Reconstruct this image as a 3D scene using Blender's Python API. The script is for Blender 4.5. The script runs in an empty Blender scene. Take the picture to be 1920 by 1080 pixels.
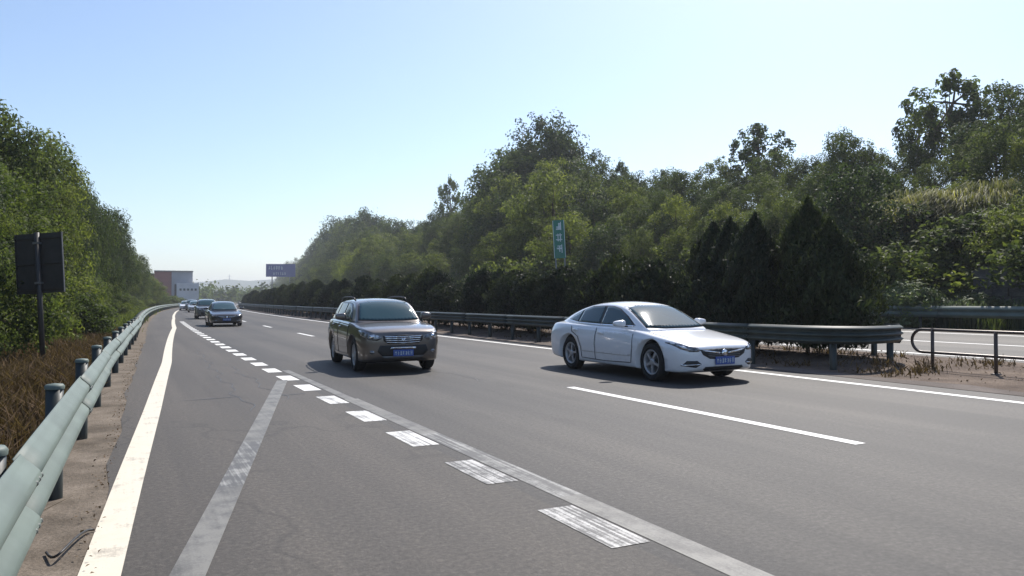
import bpy, bmesh, math, random
import numpy as np
from mathutils import Vector, Matrix
from mathutils.bvhtree import BVHTree

sc = bpy.context.scene
COL = sc.collection
RAD = math.radians
random.seed(7)
RNG = np.random.default_rng(11)

# ------------------------------------------------------------------ camera
F_PX, HOR_Y, CAM_H, VP_X = 1430.0, 563.0, 1.52, 238.0     # photo pixels (1920 wide)
TH = math.atan((960 - VP_X) / F_PX)                        # road direction to view axis
PIT = math.atan((HOR_Y - 540) / F_PX)
cam_d = bpy.data.cameras.new("camera")
cam = bpy.data.objects.new("camera", cam_d)
COL.objects.link(cam)
cam.location = (0, 0, CAM_H)
cam.rotation_euler = (RAD(90) + PIT, 0, -TH)
cam_d.sensor_width = 36.0
cam_d.lens = 36.0 * F_PX / 1920.0
cam_d.clip_end = 9000
cam_d.clip_start = 0.05
sc.camera = cam

# ------------------------------------------------------------------ sky, sun, exposure
SUN_AZ, SUN_EL = RAD(51), RAD(49)       # azimuth clockwise from +Y
world = bpy.data.worlds.new("World")
sc.world = world
world.use_nodes = True
wn = world.node_tree
wn.nodes.clear()
sky = wn.nodes.new("ShaderNodeTexSky")
sky.sky_type = 'NISHITA'
sky.sun_disc = False
sky.sun_elevation = SUN_EL
sky.sun_rotation = SUN_AZ
sky.altitude = 50
sky.air_density = 1.0
sky.dust_density = 1.0
sky.ozone_density = 3.0
bg = wn.nodes.new("ShaderNodeBackground")
bg.inputs[1].default_value = 0.114
wo = wn.nodes.new("ShaderNodeOutputWorld")
wn.links.new(sky.outputs[0], bg.inputs[0])
wn.links.new(bg.outputs[0], wo.inputs[0])
sun_d = bpy.data.lights.new("sun", 'SUN')
sun_d.energy = 4.2
sun_d.angle = RAD(0.55)
sun_d.color = (1.0, 0.95, 0.88)
sun = bpy.data.objects.new("sun", sun_d)
COL.objects.link(sun)
SUN_DIR = Vector((math.sin(SUN_AZ) * math.cos(SUN_EL), math.cos(SUN_AZ) * math.cos(SUN_EL), math.sin(SUN_EL)))
sun.rotation_euler = SUN_DIR.to_track_quat('Z', 'Y').to_euler()
sun.location = (30, 40, 60)
sc.view_settings.view_transform = 'Standard'
sc.view_settings.look = 'None'
sc.view_settings.gamma = 1.0
sc.view_settings.exposure = 0.6
sc.render.engine = 'CYCLES'
sc.cycles.max_bounces = 6
sc.cycles.diffuse_bounces = 2
sc.cycles.glossy_bounces = 3
sc.cycles.transmission_bounces = 3
sc.cycles.volume_bounces = 0
sc.cycles.transparent_max_bounces = 6

# ------------------------------------------------------------------ pixel and road helpers
CT, ST, CPI, SPI = math.cos(TH), math.sin(TH), math.cos(PIT), math.sin(PIT)
R0, S0, SMAX = 1400.0, 15.0, 205.0


def pg(x, y, z=0.0):
    """photo pixel -> point of the horizontal plane z"""
    d = ((x - 960), CPI * F_PX + SPI * (y - 540), SPI * F_PX - CPI * (y - 540))
    t = (z - CAM_H) / d[2]
    X, Z = d[0] * t, d[1] * t
    return X * CT + Z * ST, Z * CT - X * ST


def proj(x, y, z):
    X, Z, h = x * CT - y * ST, x * ST + y * CT, z - CAM_H
    a, b = CPI * Z + SPI * h, -SPI * Z + CPI * h
    return 960 + F_PX * X / a, 540 - F_PX * b / a


def P(r, s):
    """road coordinates (offset right, distance along) -> world x, y. The road bends gently to the right."""
    r = np.asarray(r, float); s = np.asarray(s, float)
    a = np.clip(s - S0, 0, SMAX - S0) / R0
    ex = np.maximum(s - SMAX, 0) + np.minimum(s - S0, 0)
    x = R0 - (R0 - r) * np.cos(a) + np.sin(a) * ex
    y = S0 + (R0 - r) * np.sin(a) + np.cos(a) * ex
    return x, y


def hdg(s):
    return -max(0.0, min(s, SMAX) - S0) / R0       # rotation about z


def sstep(t, a, b):
    t = np.clip((t - a) / (b - a), 0, 1)
    return t * t * (3 - 2 * t)


_pr = [-3000, 3, 7, 11.3, 12, 14.5, 16.6, 17.5, 24.4, 26.3, 27.6, 29, 31.5, 36, 46, 60, 110, 400, 3000]
_pz = [0, 0, .03, .07, .08, .12, .18, .2, .42, .48, .46, .55, 1.7, 4.2, 8.0, 9.5, 9.0, 0, 0]
_hill = [0] * 11 + [.55, 1.7, 4.2, 8.0, 9.5, 9.0, 0, 0]


def gz(r, s):
    r = np.asarray(r, float); s = np.asarray(s, float)
    z = np.interp(r, _pr, _pz)
    hl = np.interp(r, [-3000, 27.6] + _pr[11:], [0, 0] + _hill[11:])
    tap = 1 - .75 * sstep(s, 110, 330)
    z = z - hl * (1 - tap)
    z = z + .14 * np.exp(-((r - 14.4) / 1.1) ** 2) * sstep(s, 9.6, 11.4)
    z = z + 2.2 * sstep(-r, 3.0, 14.0) * (1 - sstep(s, 130, 260))
    return z


def wz(r, s, dz=0.0):
    x, y = P(r, s)
    return Vector((float(x), float(y), float(gz(r, s)) + dz))


def s_for_px(px, r, lo=-40.0, hi=700.0):
    for _ in range(50):
        m = (lo + hi) / 2
        x, y = P(r, m)
        if float(x) * ST + float(y) * CT < 1 or proj(float(x), float(y), 1.5)[0] > px:
            lo = m
        else:
            hi = m
    return (lo + hi) / 2


# ------------------------------------------------------------------ object helpers
def tag(o, label=None, cat=None, group=None, kind=None):
    if label: o['label'] = label
    if cat: o['category'] = cat
    if group: o['group'] = group
    if kind: o['kind'] = kind
    return o


def empty(name, loc=(0, 0, 0), rz=0.0, label=None, cat=None, group=None):
    o = bpy.data.objects.new(name, None)
    o.empty_display_size = .2
    COL.objects.link(o)
    o.location = loc
    o.rotation_euler = (0, 0, rz)
    return tag(o, label, cat, group)


def link(name, me, m=None, parent=None):
    o = bpy.data.objects.new(name, me)
    COL.objects.link(o)
    if m is not None:
        if len(me.materials) == 0:
            me.materials.append(m)
        elif me.materials[0] is not m:
            o.material_slots[0].link = 'OBJECT'
            o.material_slots[0].material = m
    if parent is not None:
        o.parent = parent
    return o


def mesh_pd(name, v, f, smooth=False):
    me = bpy.data.meshes.new(name)
    me.from_pydata([tuple(p) for p in v], [], [tuple(q) for q in f])
    me.update()
    if smooth:
        me.polygons.foreach_set('use_smooth', [True] * len(me.polygons))
    return me


def bm_mesh(bm, name, smooth=False):
    me = bpy.data.meshes.new(name)
    bmesh.ops.recalc_face_normals(bm, faces=bm.faces[:])
    bm.to_mesh(me)
    bm.free()
    if smooth:
        me.polygons.foreach_set('use_smooth', [True] * len(me.polygons))
    return me


def bm_box(bm, c, s, rot=None, bev=0.0):
    vs = []
    M = rot if rot is not None else Matrix.Identity(3)
    r = bmesh.ops.create_cube(bm, size=1.0)
    for v in r['verts']:
        v.co = M @ Vector((v.co.x * s[0], v.co.y * s[1], v.co.z * s[2])) + Vector(c)
    if bev > 0:
        es = list({e for v in r['verts'] for e in v.link_edges})
        bmesh.ops.bevel(bm, geom=es, offset=bev, segments=2, affect='EDGES')


def box_me(name, c, s, bev=0.0, rot=None):
    bm = bmesh.new()
    bm_box(bm, c, s, rot, bev)
    return bm_mesh(bm, name)


def tube_into(v, f, pts, rads, seg=8, cap=True):
    pts = [Vector(p) for p in pts]
    n = len(pts)
    base = len(v)
    up = Vector((0, 0, 1))
    prev = None
    for i, p in enumerate(pts):
        t = (pts[min(i + 1, n - 1)] - pts[max(i - 1, 0)]).normalized()
        if prev is None:
            a = t.cross(up)
            if a.length < 1e-3: a = Vector((1, 0, 0))
            a.normalize()
        else:
            a = (prev - t * prev.dot(t)).normalized()
        prev = a
        b = t.cross(a)
        r = rads[i] if hasattr(rads, '__len__') else rads
        for k in range(seg):
            w = 2 * math.pi * k / seg
            v.append(p + a * (r * math.cos(w)) + b * (r * math.sin(w)))
    for i in range(n - 1):
        for k in range(seg):
            k2 = (k + 1) % seg
            f.append((base + i * seg + k, base + i * seg + k2, base + (i + 1) * seg + k2, base + (i + 1) * seg + k))
    if cap:
        f.append(tuple(base + k for k in range(seg))[::-1])
        f.append(tuple(base + (n - 1) * seg + k for k in range(seg)))


def tube_me(name, pts, rads, seg=8):
    v, f = [], []
    tube_into(v, f, pts, rads, seg)
    return mesh_pd(name, v, f, True)


def lathe_me(name, prof, seg=24, axis='X'):
    """prof: list of (axial, radius)"""
    v, f = [], []
    for (a, r) in prof:
        for k in range(seg):
            w = 2 * math.pi * k / seg
            if axis == 'X':
                v.append((a, r * math.cos(w), r * math.sin(w)))
            elif axis == 'Y':
                v.append((r * math.cos(w), a, r * math.sin(w)))
            else:
                v.append((r * math.cos(w), r * math.sin(w), a))
    n = len(prof)
    for i in range(n - 1):
        for k in range(seg):
            k2 = (k + 1) % seg
            f.append((i * seg + k, i * seg + k2, (i + 1) * seg + k2, (i + 1) * seg + k))
    bm = bmesh.new()
    vs = [bm.verts.new(p) for p in v]
    for q in f: bm.faces.new([vs[i] for i in q])
    bmesh.ops.remove_doubles(bm, verts=bm.verts[:], dist=1e-5)
    return bm_mesh(bm, name, True)


# ------------------------------------------------------------------ materials
def new_mat(name):
    m = bpy.data.materials.new(name)
    m.use_nodes = True
    nt = m.node_tree
    return m, nt, nt.nodes["Principled BSDF"]


def N(nt, typ, **kw):
    n = nt.nodes.new(typ)
    for k, val in kw.items():
        setattr(n, k, val)
    return n


def ramp(nt, stops):
    n = nt.nodes.new("ShaderNodeValToRGB")
    e = n.color_ramp.elements
    while len(e) > 1: e.remove(e[-1])
    e[0].position = stops[0][0]; e[0].color = tuple(stops[0][1]) + (1,)
    for p, c in stops[1:]:
        q = e.new(p); q.color = tuple(c) + (1,)
    return n


def mixc(nt, a, b, fac, typ='MIX'):
    n = nt.nodes.new("ShaderNodeMix")
    n.data_type = 'RGBA'
    n.blend_type = typ
    for sock, val in ((6, a), (7, b), (0, fac)):
        if isinstance(val, (tuple, list)):
            n.inputs[sock].default_value = tuple(val) + (1,)
        elif isinstance(val, (int, float)):
            n.inputs[sock].default_value = val
        else:
            nt.links.new(val, n.inputs[sock])
    return n.outputs[2]


def coords(nt, uv=False, scale=(1, 1, 1), obj=True):
    tc = N(nt, "ShaderNodeTexCoord")
    mp = N(nt, "ShaderNodeMapping")
    mp.inputs['Scale'].default_value = scale
    nt.links.new(tc.outputs['UV' if uv else ('Object' if obj else 'Generated')], mp.inputs[0])
    return mp.outputs[0]


def noise(nt, vec, scale, detail=4, rough=.55):
    n = N(nt, "ShaderNodeTexNoise")
    n.inputs['Scale'].default_value = scale
    n.inputs['Detail'].default_value = detail
    n.inputs['Roughness'].default_value = rough
    nt.links.new(vec, n.inputs['Vector'])
    return n.outputs[0]


def bump(nt, bs, h, strength, dist):
    b = N(nt, "ShaderNodeBump")
    b.inputs['Strength'].default_value = strength
    b.inputs['Distance'].default_value = dist
    nt.links.new(h, b.inputs['Height'])
    nt.links.new(b.outputs[0], bs.inputs['Normal'])


def simple(name, col, rough=.6, metal=0.0, var=.12, scale=6.0, spec=.5, coat=0.0):
    m, nt, bs = new_mat(name)
    v = noise(nt, coords(nt), scale, 5)
    r = ramp(nt, [(.3, [c * (1 - var) for c in col]), (.7, [min(1, c * (1 + var)) for c in col])])
    nt.links.new(v, r.inputs[0])
    nt.links.new(r.outputs[0], bs.inputs['Base Color'])
    bs.inputs['Roughness'].default_value = rough
    bs.inputs['Metallic'].default_value = metal
    bs.inputs['Specular IOR Level'].default_value = spec
    bs.inputs['Coat Weight'].default_value = coat
    bs.inputs['Coat Roughness'].default_value = .04
    return m


def paint(name, col, metal=0.0, rough=.35):
    m, nt, bs = new_mat(name)
    v = noise(nt, coords(nt), 3.0, 3)
    r = ramp(nt, [(.3, [c * .94 for c in col]), (.7, col)])
    nt.links.new(v, r.inputs[0])
    # road film low on the body
    tc = N(nt, "ShaderNodeTexCoord"); sx = N(nt, "ShaderNodeSeparateXYZ")
    nt.links.new(tc.outputs['Object'], sx.inputs[0])
    mr = N(nt, "ShaderNodeMapRange")
    mr.inputs[1].default_value = .55; mr.inputs[2].default_value = .2
    mr.inputs[3].default_value = 0; mr.inputs[4].default_value = .45
    nt.links.new(sx.outputs[2], mr.inputs[0])
    v2 = noise(nt, coords(nt), 9.0, 4)
    mm = N(nt, "ShaderNodeMath", operation='MULTIPLY')
    nt.links.new(mr.outputs[0], mm.inputs[0]); nt.links.new(v2, mm.inputs[1])
    c = mixc(nt, r.outputs[0], (.16, .14, .12), mm.outputs[0])
    nt.links.new(c, bs.inputs['Base Color'])
    bs.inputs['Metallic'].default_value = metal
    bs.inputs['Roughness'].default_value = rough
    bs.inputs['Coat Weight'].default_value = 1.0
    bs.inputs['Coat Roughness'].default_value = .075
    return m


def asphalt(name, base, warm, track=0.0):
    m, nt, bs = new_mat(name)
    uv = coords(nt, uv=True)
    g1 = noise(nt, uv, 24.0, 6, .85)
    g2 = noise(nt, uv, 9.0, 5, .6)
    g3 = noise(nt, coords(nt, uv=True, scale=(1.6, .05, 1)), 1.0, 3)     # long streaks along the lane
    g4 = noise(nt, coords(nt, uv=True, scale=(.25, .12, 1)), 1.0, 4)
    r1 = ramp(nt, [(.36, [c * .45 for c in base]), (.5, base), (.64, [c * 2.1 for c in base])])
    nt.links.new(g1, r1.inputs[0])
    gm = N(nt, "ShaderNodeMath", operation='MULTIPLY'); gm.inputs[1].default_value = .55
    nt.links.new(g2, gm.inputs[0])
    c = mixc(nt, r1.outputs[0], warm, gm.outputs[0])
    r3 = ramp(nt, [(.32, (.78, .78, .79)), (.68, (1.2, 1.19, 1.17))])
    nt.links.new(g3, r3.inputs[0])
    c = mixc(nt, c, r3.outputs[0], 1.0, 'MULTIPLY')
    r4 = ramp(nt, [(.35, (.84, .84, .86)), (.66, (1.12, 1.1, 1.08))])
    nt.links.new(g4, r4.inputs[0])
    c = mixc(nt, c, r4.outputs[0], 1.0, 'MULTIPLY')
    if track > 0:
        sp = N(nt, "ShaderNodeSeparateXYZ"); nt.links.new(uv, sp.inputs[0])
        m1 = N(nt, "ShaderNodeMath", operation='MULTIPLY_ADD'); m1.inputs[1].default_value = 2 * math.pi / 2.02; m1.inputs[2].default_value = -4.2 * 2 * math.pi / 2.02
        nt.links.new(sp.outputs[0], m1.inputs[0])
        m2 = N(nt, "ShaderNodeMath", operation='COSINE'); nt.links.new(m1.outputs[0], m2.inputs[0])
        m3 = N(nt, "ShaderNodeMath", operation='MULTIPLY_ADD'); m3.inputs[1].default_value = .3; m3.inputs[2].default_value = .28
        nt.links.new(m2.outputs[0], m3.inputs[0])
        m4 = N(nt, "ShaderNodeMath", operation='MULTIPLY_ADD'); m4.inputs[1].default_value = .5
        nt.links.new(g3, m4.inputs[0]); nt.links.new(m3.outputs[0], m4.inputs[2])
        rt = ramp(nt, [(.25, (.82, .82, .83)), (.8, (1.16, 1.15, 1.13))])
        nt.links.new(m4.outputs[0], rt.inputs[0])
        c = mixc(nt, c, rt.outputs[0], 1.0, 'MULTIPLY')
        # dark oil drips and small tar patches
        ob = noise(nt, coords(nt, uv=True, scale=(.9, .28, 1)), 1.0, 5, .65)
        ro = ramp(nt, [(.33, (.72, .72, .73)), (.42, (1, 1, 1))])
        nt.links.new(ob, ro.inputs[0])
        c = mixc(nt, c, ro.outputs[0], .7, 'MULTIPLY')
    # fine meandering cracks sealed in darker tar
    vo = N(nt, "ShaderNodeTexVoronoi", feature='DISTANCE_TO_EDGE')
    vo.inputs['Scale'].default_value = 1.0
    wv = N(nt, "ShaderNodeVectorMath", operation='ADD')
    nz = N(nt, "ShaderNodeTexNoise"); nz.inputs['Scale'].default_value = .9
    nt.links.new(uv, nz.inputs['Vector'])
    mpc = coords(nt, uv=True, scale=(.16, .055, 1))
    nt.links.new(mpc, wv.inputs[0])
    sc_ = N(nt, "ShaderNodeVectorMath", operation='SCALE'); sc_.inputs[3].default_value = .22
    nt.links.new(nz.outputs['Color'], sc_.inputs[0]); nt.links.new(sc_.outputs[0], wv.inputs[1])
    nt.links.new(wv.outputs[0], vo.inputs['Vector'])
    rc = ramp(nt, [(.0, (.62, .62, .63)), (.0035, (.8, .8, .8)), (.006, (1, 1, 1))])
    nt.links.new(vo.outputs['Distance'], rc.inputs[0])
    if track == 0.0:
        c = mixc(nt, c, rc.outputs[0], .8, 'MULTIPLY')
    nt.links.new(c, bs.inputs['Base Color'])
    bs.inputs['Roughness'].default_value = .72
    bs.inputs['Specular IOR Level'].default_value = .45
    bump(nt, bs, g1, .7, .008)
    return m


def marking(name, col, under, wear, groove=False, ang=0.0):
    m, nt, bs = new_mat(name)
    uv = coords(nt, uv=True)
    w = noise(nt, uv, 3.0, 6, .7)
    w2 = noise(nt, coords(nt, uv=True, scale=(26, .5, 1)), 1.0, 3, .6)
    g = noise(nt, uv, 60, 3, .7)
    add = N(nt, "ShaderNodeMath", operation='ADD')
    k = N(nt, "ShaderNodeMath", operation='MULTIPLY'); k.inputs[1].default_value = .9 if groove else .25
    nt.links.new(w2, k.inputs[0])
    nt.links.new(w, add.inputs[0]); nt.links.new(k.outputs[0], add.inputs[1])
    a2 = N(nt, "ShaderNodeMath", operation='MULTIPLY_ADD'); a2.inputs[1].default_value = .35
    nt.links.new(g, a2.inputs[0]); nt.links.new(add.outputs[0], a2.inputs[2])
    mid = .5 + (.45 if groove else .125) + .175
    r = ramp(nt, [(max(0, mid + wear - .12) / 2, (0, 0, 0)), ((mid + wear + .12) / 2, (1, 1, 1))])
    h = N(nt, "ShaderNodeMath", operation='MULTIPLY'); h.inputs[1].default_value = .5
    nt.links.new(a2.outputs[0], h.inputs[0]); nt.links.new(h.outputs[0], r.inputs[0])
    c = mixc(nt, col, under, r.outputs[0])
    rv = ramp(nt, [(.3, (.88, .87, .85)), (.7, (1.05, 1.05, 1.05))])
    nt.links.new(w, rv.inputs[0])
    c = mixc(nt, c, rv.outputs[0], 1.0, 'MULTIPLY')
    nt.links.new(c, bs.inputs['Base Color'])
    bs.inputs['Roughness'].default_value = .6
    bump(nt, bs, g, .3, .004)
    return m


def soil(name, cols, sc1=1.2, sc2=30, bmp=.5):
    m, nt, bs = new_mat(name)
    v = coords(nt)
    a = noise(nt, v, sc1, 6, .6); b = noise(nt, v, sc2, 4, .7)
    r = ramp(nt, [(.3, cols[0]), (.5, cols[1]), (.7, cols[2])])
    nt.links.new(a, r.inputs[0])
    r2 = ramp(nt, [(.25, (.6, .6, .6)), (.75, (1.35, 1.32, 1.28))])
    nt.links.new(b, r2.inputs[0])
    nt.links.new(mixc(nt, r.outputs[0], r2.outputs[0], 1.0, 'MULTIPLY'), bs.inputs['Base Color'])
    bs.inputs['Roughness'].default_value = .95
    bs.inputs['Specular IOR Level'].default_value = .2
    bump(nt, bs, b, bmp, .03)
    return m


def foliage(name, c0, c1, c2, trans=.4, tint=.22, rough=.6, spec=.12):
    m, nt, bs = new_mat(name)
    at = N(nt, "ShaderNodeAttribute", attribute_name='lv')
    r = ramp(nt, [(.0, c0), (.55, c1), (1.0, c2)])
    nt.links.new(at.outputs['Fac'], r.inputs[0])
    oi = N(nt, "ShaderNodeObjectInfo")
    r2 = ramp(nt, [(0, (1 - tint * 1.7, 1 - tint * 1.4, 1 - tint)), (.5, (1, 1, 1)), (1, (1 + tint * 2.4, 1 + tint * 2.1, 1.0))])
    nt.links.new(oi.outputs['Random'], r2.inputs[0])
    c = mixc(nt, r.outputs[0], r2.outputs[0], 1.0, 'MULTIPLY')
    nt.links.new(c, bs.inputs['Base Color'])
    bs.inputs['Roughness'].default_value = rough
    bs.inputs['Specular IOR Level'].default_value = spec
    tr = N(nt, "ShaderNodeBsdfTranslucent")
    ct = mixc(nt, c, (1.2, 1.32, .72), 1.0, 'MULTIPLY')
    nt.links.new(ct, tr.inputs[0])
    mx = N(nt, "ShaderNodeMixShader"); mx.inputs[0].default_value = trans
    nt.links.new(bs.outputs[0], mx.inputs[1]); nt.links.new(tr.outputs[0], mx.inputs[2])
    nt.links.new(mx.outputs[0], nt.nodes["Material Output"].inputs[0])
    return m


M = {}
M['asphalt'] = asphalt('asphalt_main', (.050, .0455, .041), (.057, .052, .047), track=1.0)
M['asphalt_aux'] = asphalt('asphalt_ramp_lane', (.055, .0475, .040), (.066, .057, .047))
M['white'] = marking('white_paint', (.72, .71, .68), (.2, .19, .18), .22)
M['cream'] = marking('cream_paint', (.66, .60, .49), (.22, .19, .155), .15)
M['white_worn'] = marking('white_paint_worn', (.6, .585, .56), (.085, .082, .078), -.05, groove=True)
M['white_mid'] = marking('white_paint_part_worn', (.68, .67, .64), (.13, .125, .12), .06, groove=True)
M['ghost'] = marking('ground_off_paint', (.19, .183, .165), (.075, .071, .065), .02)
M['ghost_groove'] = marking('ground_off_grooves', (.3, .295, .275), (.075, .072, .068), -.06, groove=True)
M['concrete'] = soil('verge_concrete', [(.085, .07, .054), (.15, .125, .1), (.22, .185, .15)], 1.9, 40, .5)
M['median_soil'] = soil('median_soil', [(.085, .062, .048), (.135, .102, .08), (.2, .155, .12)], 1.4, 22, .9)
M['shoulder'] = soil('median_shoulder', [(.1, .084, .073), (.13, .11, .098), (.17, .145, .13)], 1.2, 45, .4)
M['ground'] = soil('ground_earth', [(.06, .055, .03), (.1, .085, .045), (.15, .115, .065)], .5, 12, .8)
M['rail'] = simple('green_rail_paint', (.115, .145, .126), .58, 0.0, .17, 2.2, .4)
M['rail_dark'] = simple('dark_green_post_paint', (.022, .03, .029), .45, 0.0, .2, 4)
M['rail_old'] = simple('aged_dark_rail_paint', (.034, .046, .041), .55, 0.0, .25, 3)
M['bolt'] = simple('galvanised_bolt', (.12, .13, .12), .6, .3, .1)
M['fence'] = simple('brown_fence_tube', (.075, .055, .045), .4, .3, .15, 8)
M['bark'] = simple('bark', (.1, .075, .05), .95, 0, .35, 14, .2)
M['steel'] = simple('grey_steel', (.22, .22, .22), .5, .6, .15)
M['signback'] = simple('weathered_sign_back', (.045, .043, .041), .55, .3, .2, 5)
M['signgreen'] = simple('green_sign_face', (.012, .17, .115), .45, 0, .08)
M['signblue'] = simple('blue_board_face', (.06, .085, .27), .5, 0, .1)
M['glyph'] = simple('white_lettering', (.6, .68, .68), .5, 0, .05)
M['tyre'] = simple('tyre_rubber', (.018, .018, .018), .8, 0, .15, 20, .3)
M['rim'] = simple('alloy_rim', (.42, .42, .43), .4, .5, .05)
M['black'] = simple('black_plastic', (.014, .014, .015), .5, 0, .1)
M['chrome'] = simple('chrome_trim', (.75, .75, .76), .12, 1.0, .03)
M['plate'] = simple('blue_plate', (.05, .1, .34), .4, 0, .05)
M['red_clad'] = simple('red_cladding', (.27, .09, .075), .7, 0, .12, .6)
M['grey_clad'] = simple('grey_cladding', (.34, .35, .38), .7, 0, .08, .6)
M['pale_clad'] = simple('pale_cladding', (.55, .57, .6), .7, 0, .08, .6)
M['wall'] = soil('retaining_wall_stone', [(.07, .068, .066), (.1, .097, .093), (.135, .13, .12)], .9, 8, .7)
M['hills'] = soil('far_hill_green', [(.05, .07, .05), (.075, .095, .06), (.1, .115, .08)], .01, .05, 0)
mg, ntg, bsg = new_mat('tinted_glass')
bsg.inputs['Base Color'].default_value = (.024, .062, .075, 1)
bsg.inputs['Roughness'].default_value = .055
bsg.inputs['IOR'].default_value = 1.48
bsg.inputs['Specular IOR Level'].default_value = .5
bsg.inputs['Coat Weight'].default_value = .0
M['glass'] = mg
ml, ntl, bsl = new_mat('headlamp_lens')
vl = N(ntl, "ShaderNodeTexVoronoi"); vl.inputs['Scale'].default_value = 9
ntl.links.new(coords(ntl), vl.inputs['Vector'])
rl = ramp(ntl, [(.15, (.65, .66, .68)), (.4, (.2, .2, .21)), (.8, (.05, .05, .055))])
ntl.links.new(vl.outputs['Distance'], rl.inputs[0])
ntl.links.new(rl.outputs[0], bsl.inputs['Base Color'])
bsl.inputs['Metallic'].default_value = .5
bsl.inputs['Roughness'].default_value = .2
bsl.inputs['Coat Weight'].default_value = 1
bsl.inputs['Coat Roughness'].default_value = .02
M['lens'] = ml
M['leaf_dark'] = foliage('leaf_dark', (.025, .039, .017), (.054, .074, .03), (.112, .134, .052), .42)
M['leaf_mid'] = foliage('leaf_mid', (.036, .05, .018), (.08, .1, .033), (.165, .185, .062), .48)
M['leaf_light'] = foliage('leaf_light', (.052, .068, .02), (.115, .136, .036), (.21, .225, .066), .52)
M['leaf_reed'] = foliage('leaf_reed', (.07, .075, .025), (.14, .135, .05), (.29, .26, .13), .45)
M['leaf_pale'] = foliage('leaf_pale', (.07, .095, .05), (.11, .14, .075), (.17, .2, .12), .35)
M['leaf_hedge'] = foliage('leaf_hedge', (.014, .021, .012), (.029, .038, .02), (.062, .072, .036), .28, .3)
M['dry'] = foliage('dry_grass', (.05, .032, .018), (.1, .064, .036), (.19, .125, .07), .25, .05, .8, .1)
M['litter'] = foliage('dead_leaf', (.05, .03, .018), (.1, .065, .04), (.19, .135, .09), .1, .05, .8, .1)

# ------------------------------------------------------------------ sheets along the road
def strip(name, rl, rr, svals, nr, m, dz, parent=None, follow=True):
    svals = np.asarray(svals, float)
    fl = rl if callable(rl) else (lambda s: np.full_like(s, rl))
    fr = rr if callable(rr) else (lambda s: np.full_like(s, rr))
    a, b = fl(svals), fr(svals)
    t = np.linspace(0, 1, nr + 1)
    r = a[:, None] * (1 - t) + b[:, None] * t
    s = np.repeat(svals[:, None], nr + 1, 1)
    x, y = P(r, s)
    z = gz(r, s) + dz
    n, k = len(svals), nr + 1
    v = np.stack([x, y, z], -1).reshape(-1, 3)
    idx = np.arange(n * k).reshape(n, k)
    f = np.stack([idx[:-1, :-1], idx[:-1, 1:], idx[1:, 1:], idx[1:, :-1]], -1).reshape(-1, 4)
    me = mesh_pd(name, v, f, True)
    uvl = me.uv_layers.new(name='rs')
    li = np.empty(len(me.loops), dtype=np.int32)
    me.loops.foreach_get('vertex_index', li)
    uv = np.stack([r, s], -1).reshape(-1, 2)[li]
    uvl.data.foreach_set('uv', uv.astype(np.float32).ravel())
    return link(name, me, m, parent)


S_LONG = np.concatenate([np.arange(-30, 60, 1.0), np.arange(60, 200, 4.0), np.arange(200, 421, 10.0)])
gR = [(-40, -.55), (3, -.55), (7.7, -.48), (10.5, -.42), (13.5, -.36), (18.4, -.2), (33, .2), (60, .4), (83, .5), (430, .6)]
def guard_r(s): return np.interp(s, [p[0] for p in gR], [p[1] for p in gR])
def asph_l(s): return guard_r(s) + .36 + .03 * np.sin(np.asarray(s) * 2.1) + .02 * np.sin(np.asarray(s) * 5.3)

# ground: one sheet to the horizon
rv = np.concatenate([[-2600, -1500, -800, -400, -200, -100, -60, -40, -28, -20], np.arange(-16, -1, 1.0), [-.9, -.7, -.55, 0, 2, 7, 11, 11.8, 12.2, 14.5, 16.8, 17.2, 21, 25, 26.3, 26.6, 27.2],
                     np.arange(28, 50, 1.5), [52, 56, 60, 70, 85, 110, 150, 220, 320, 450, 700, 1000, 1290]])
sv = np.concatenate([[-400, -200, -100, -60, -40], np.arange(-30, 60, 2.0), np.arange(60, 421, 6.0), [440, 480, 540, 620, 750, 950, 1300, 1800, 2600, 4000]])
rg, sg = np.meshgrid(rv, sv)
xg, yg = P(rg, sg)
zg = gz(rg, sg) - .07 * ((rg > -.6) & (rg < 26.5))
zg = zg + (np.sin(rg * .9 + sg * .5) * .10 + np.sin(rg * .31 - sg * .7) * .12) * sstep(np.abs(rg - 13), 17, 22)
ng, kg = rg.shape
idx = np.arange(ng * kg).reshape(ng, kg)
fg = np.stack([idx[:-1, :-1], idx[:-1, 1:], idx[1:, 1:], idx[1:, :-1]], -1).reshape(-1, 4)
ground = link('ground', mesh_pd('ground', np.stack([xg, yg, zg], -1).reshape(-1, 3), fg, True), M['ground'])
tag(ground, 'brown and green earth around the motorway', 'ground', kind='structure')

road = strip('road', 2.82, 12.0, S_LONG, 12, M['asphalt'], 0.0)
tag(road, 'grey asphalt motorway carriageway with two marked lanes', 'road', kind='structure')
ramp_lane = strip('merging_lane', asph_l, 2.82, S_LONG, 6, M['asphalt_aux'], 0.0)
tag(ramp_lane, 'darker asphalt merging lane beside the roadside guardrail', 'road', kind='structure')
opp = strip('opposite_road', 17.0, 26.3, S_LONG, 10, M['asphalt'], 0.0)
tag(opp, 'opposite asphalt carriageway beyond the median', 'road', kind='structure')
verge = strip('verge', lambda s: guard_r(s) - .42, lambda s: asph_l(s) + .01, S_LONG, 3, M['concrete'], -.004)
tag(verge, 'stained concrete strip under the roadside guardrail', 'verge', kind='structure')
median = strip('median', lambda s: np.full_like(s, 12.3), lambda s: np.full_like(s, 17.02), S_LONG, 12, M['median_soil'], .002)
tag(median, 'brown soil median strip between the carriageways', 'median', kind='structure')
msh = strip('median_shoulder', lambda s: 11.98 + 0 * s, lambda s: 12.5 + .1 * np.sin(s * 1.7) + .06 * np.sin(s * 4.1), S_LONG, 2, M['shoulder'], .006)
tag(msh, 'brownish paved shoulder along the median', 'shoulder', kind='structure')

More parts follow.
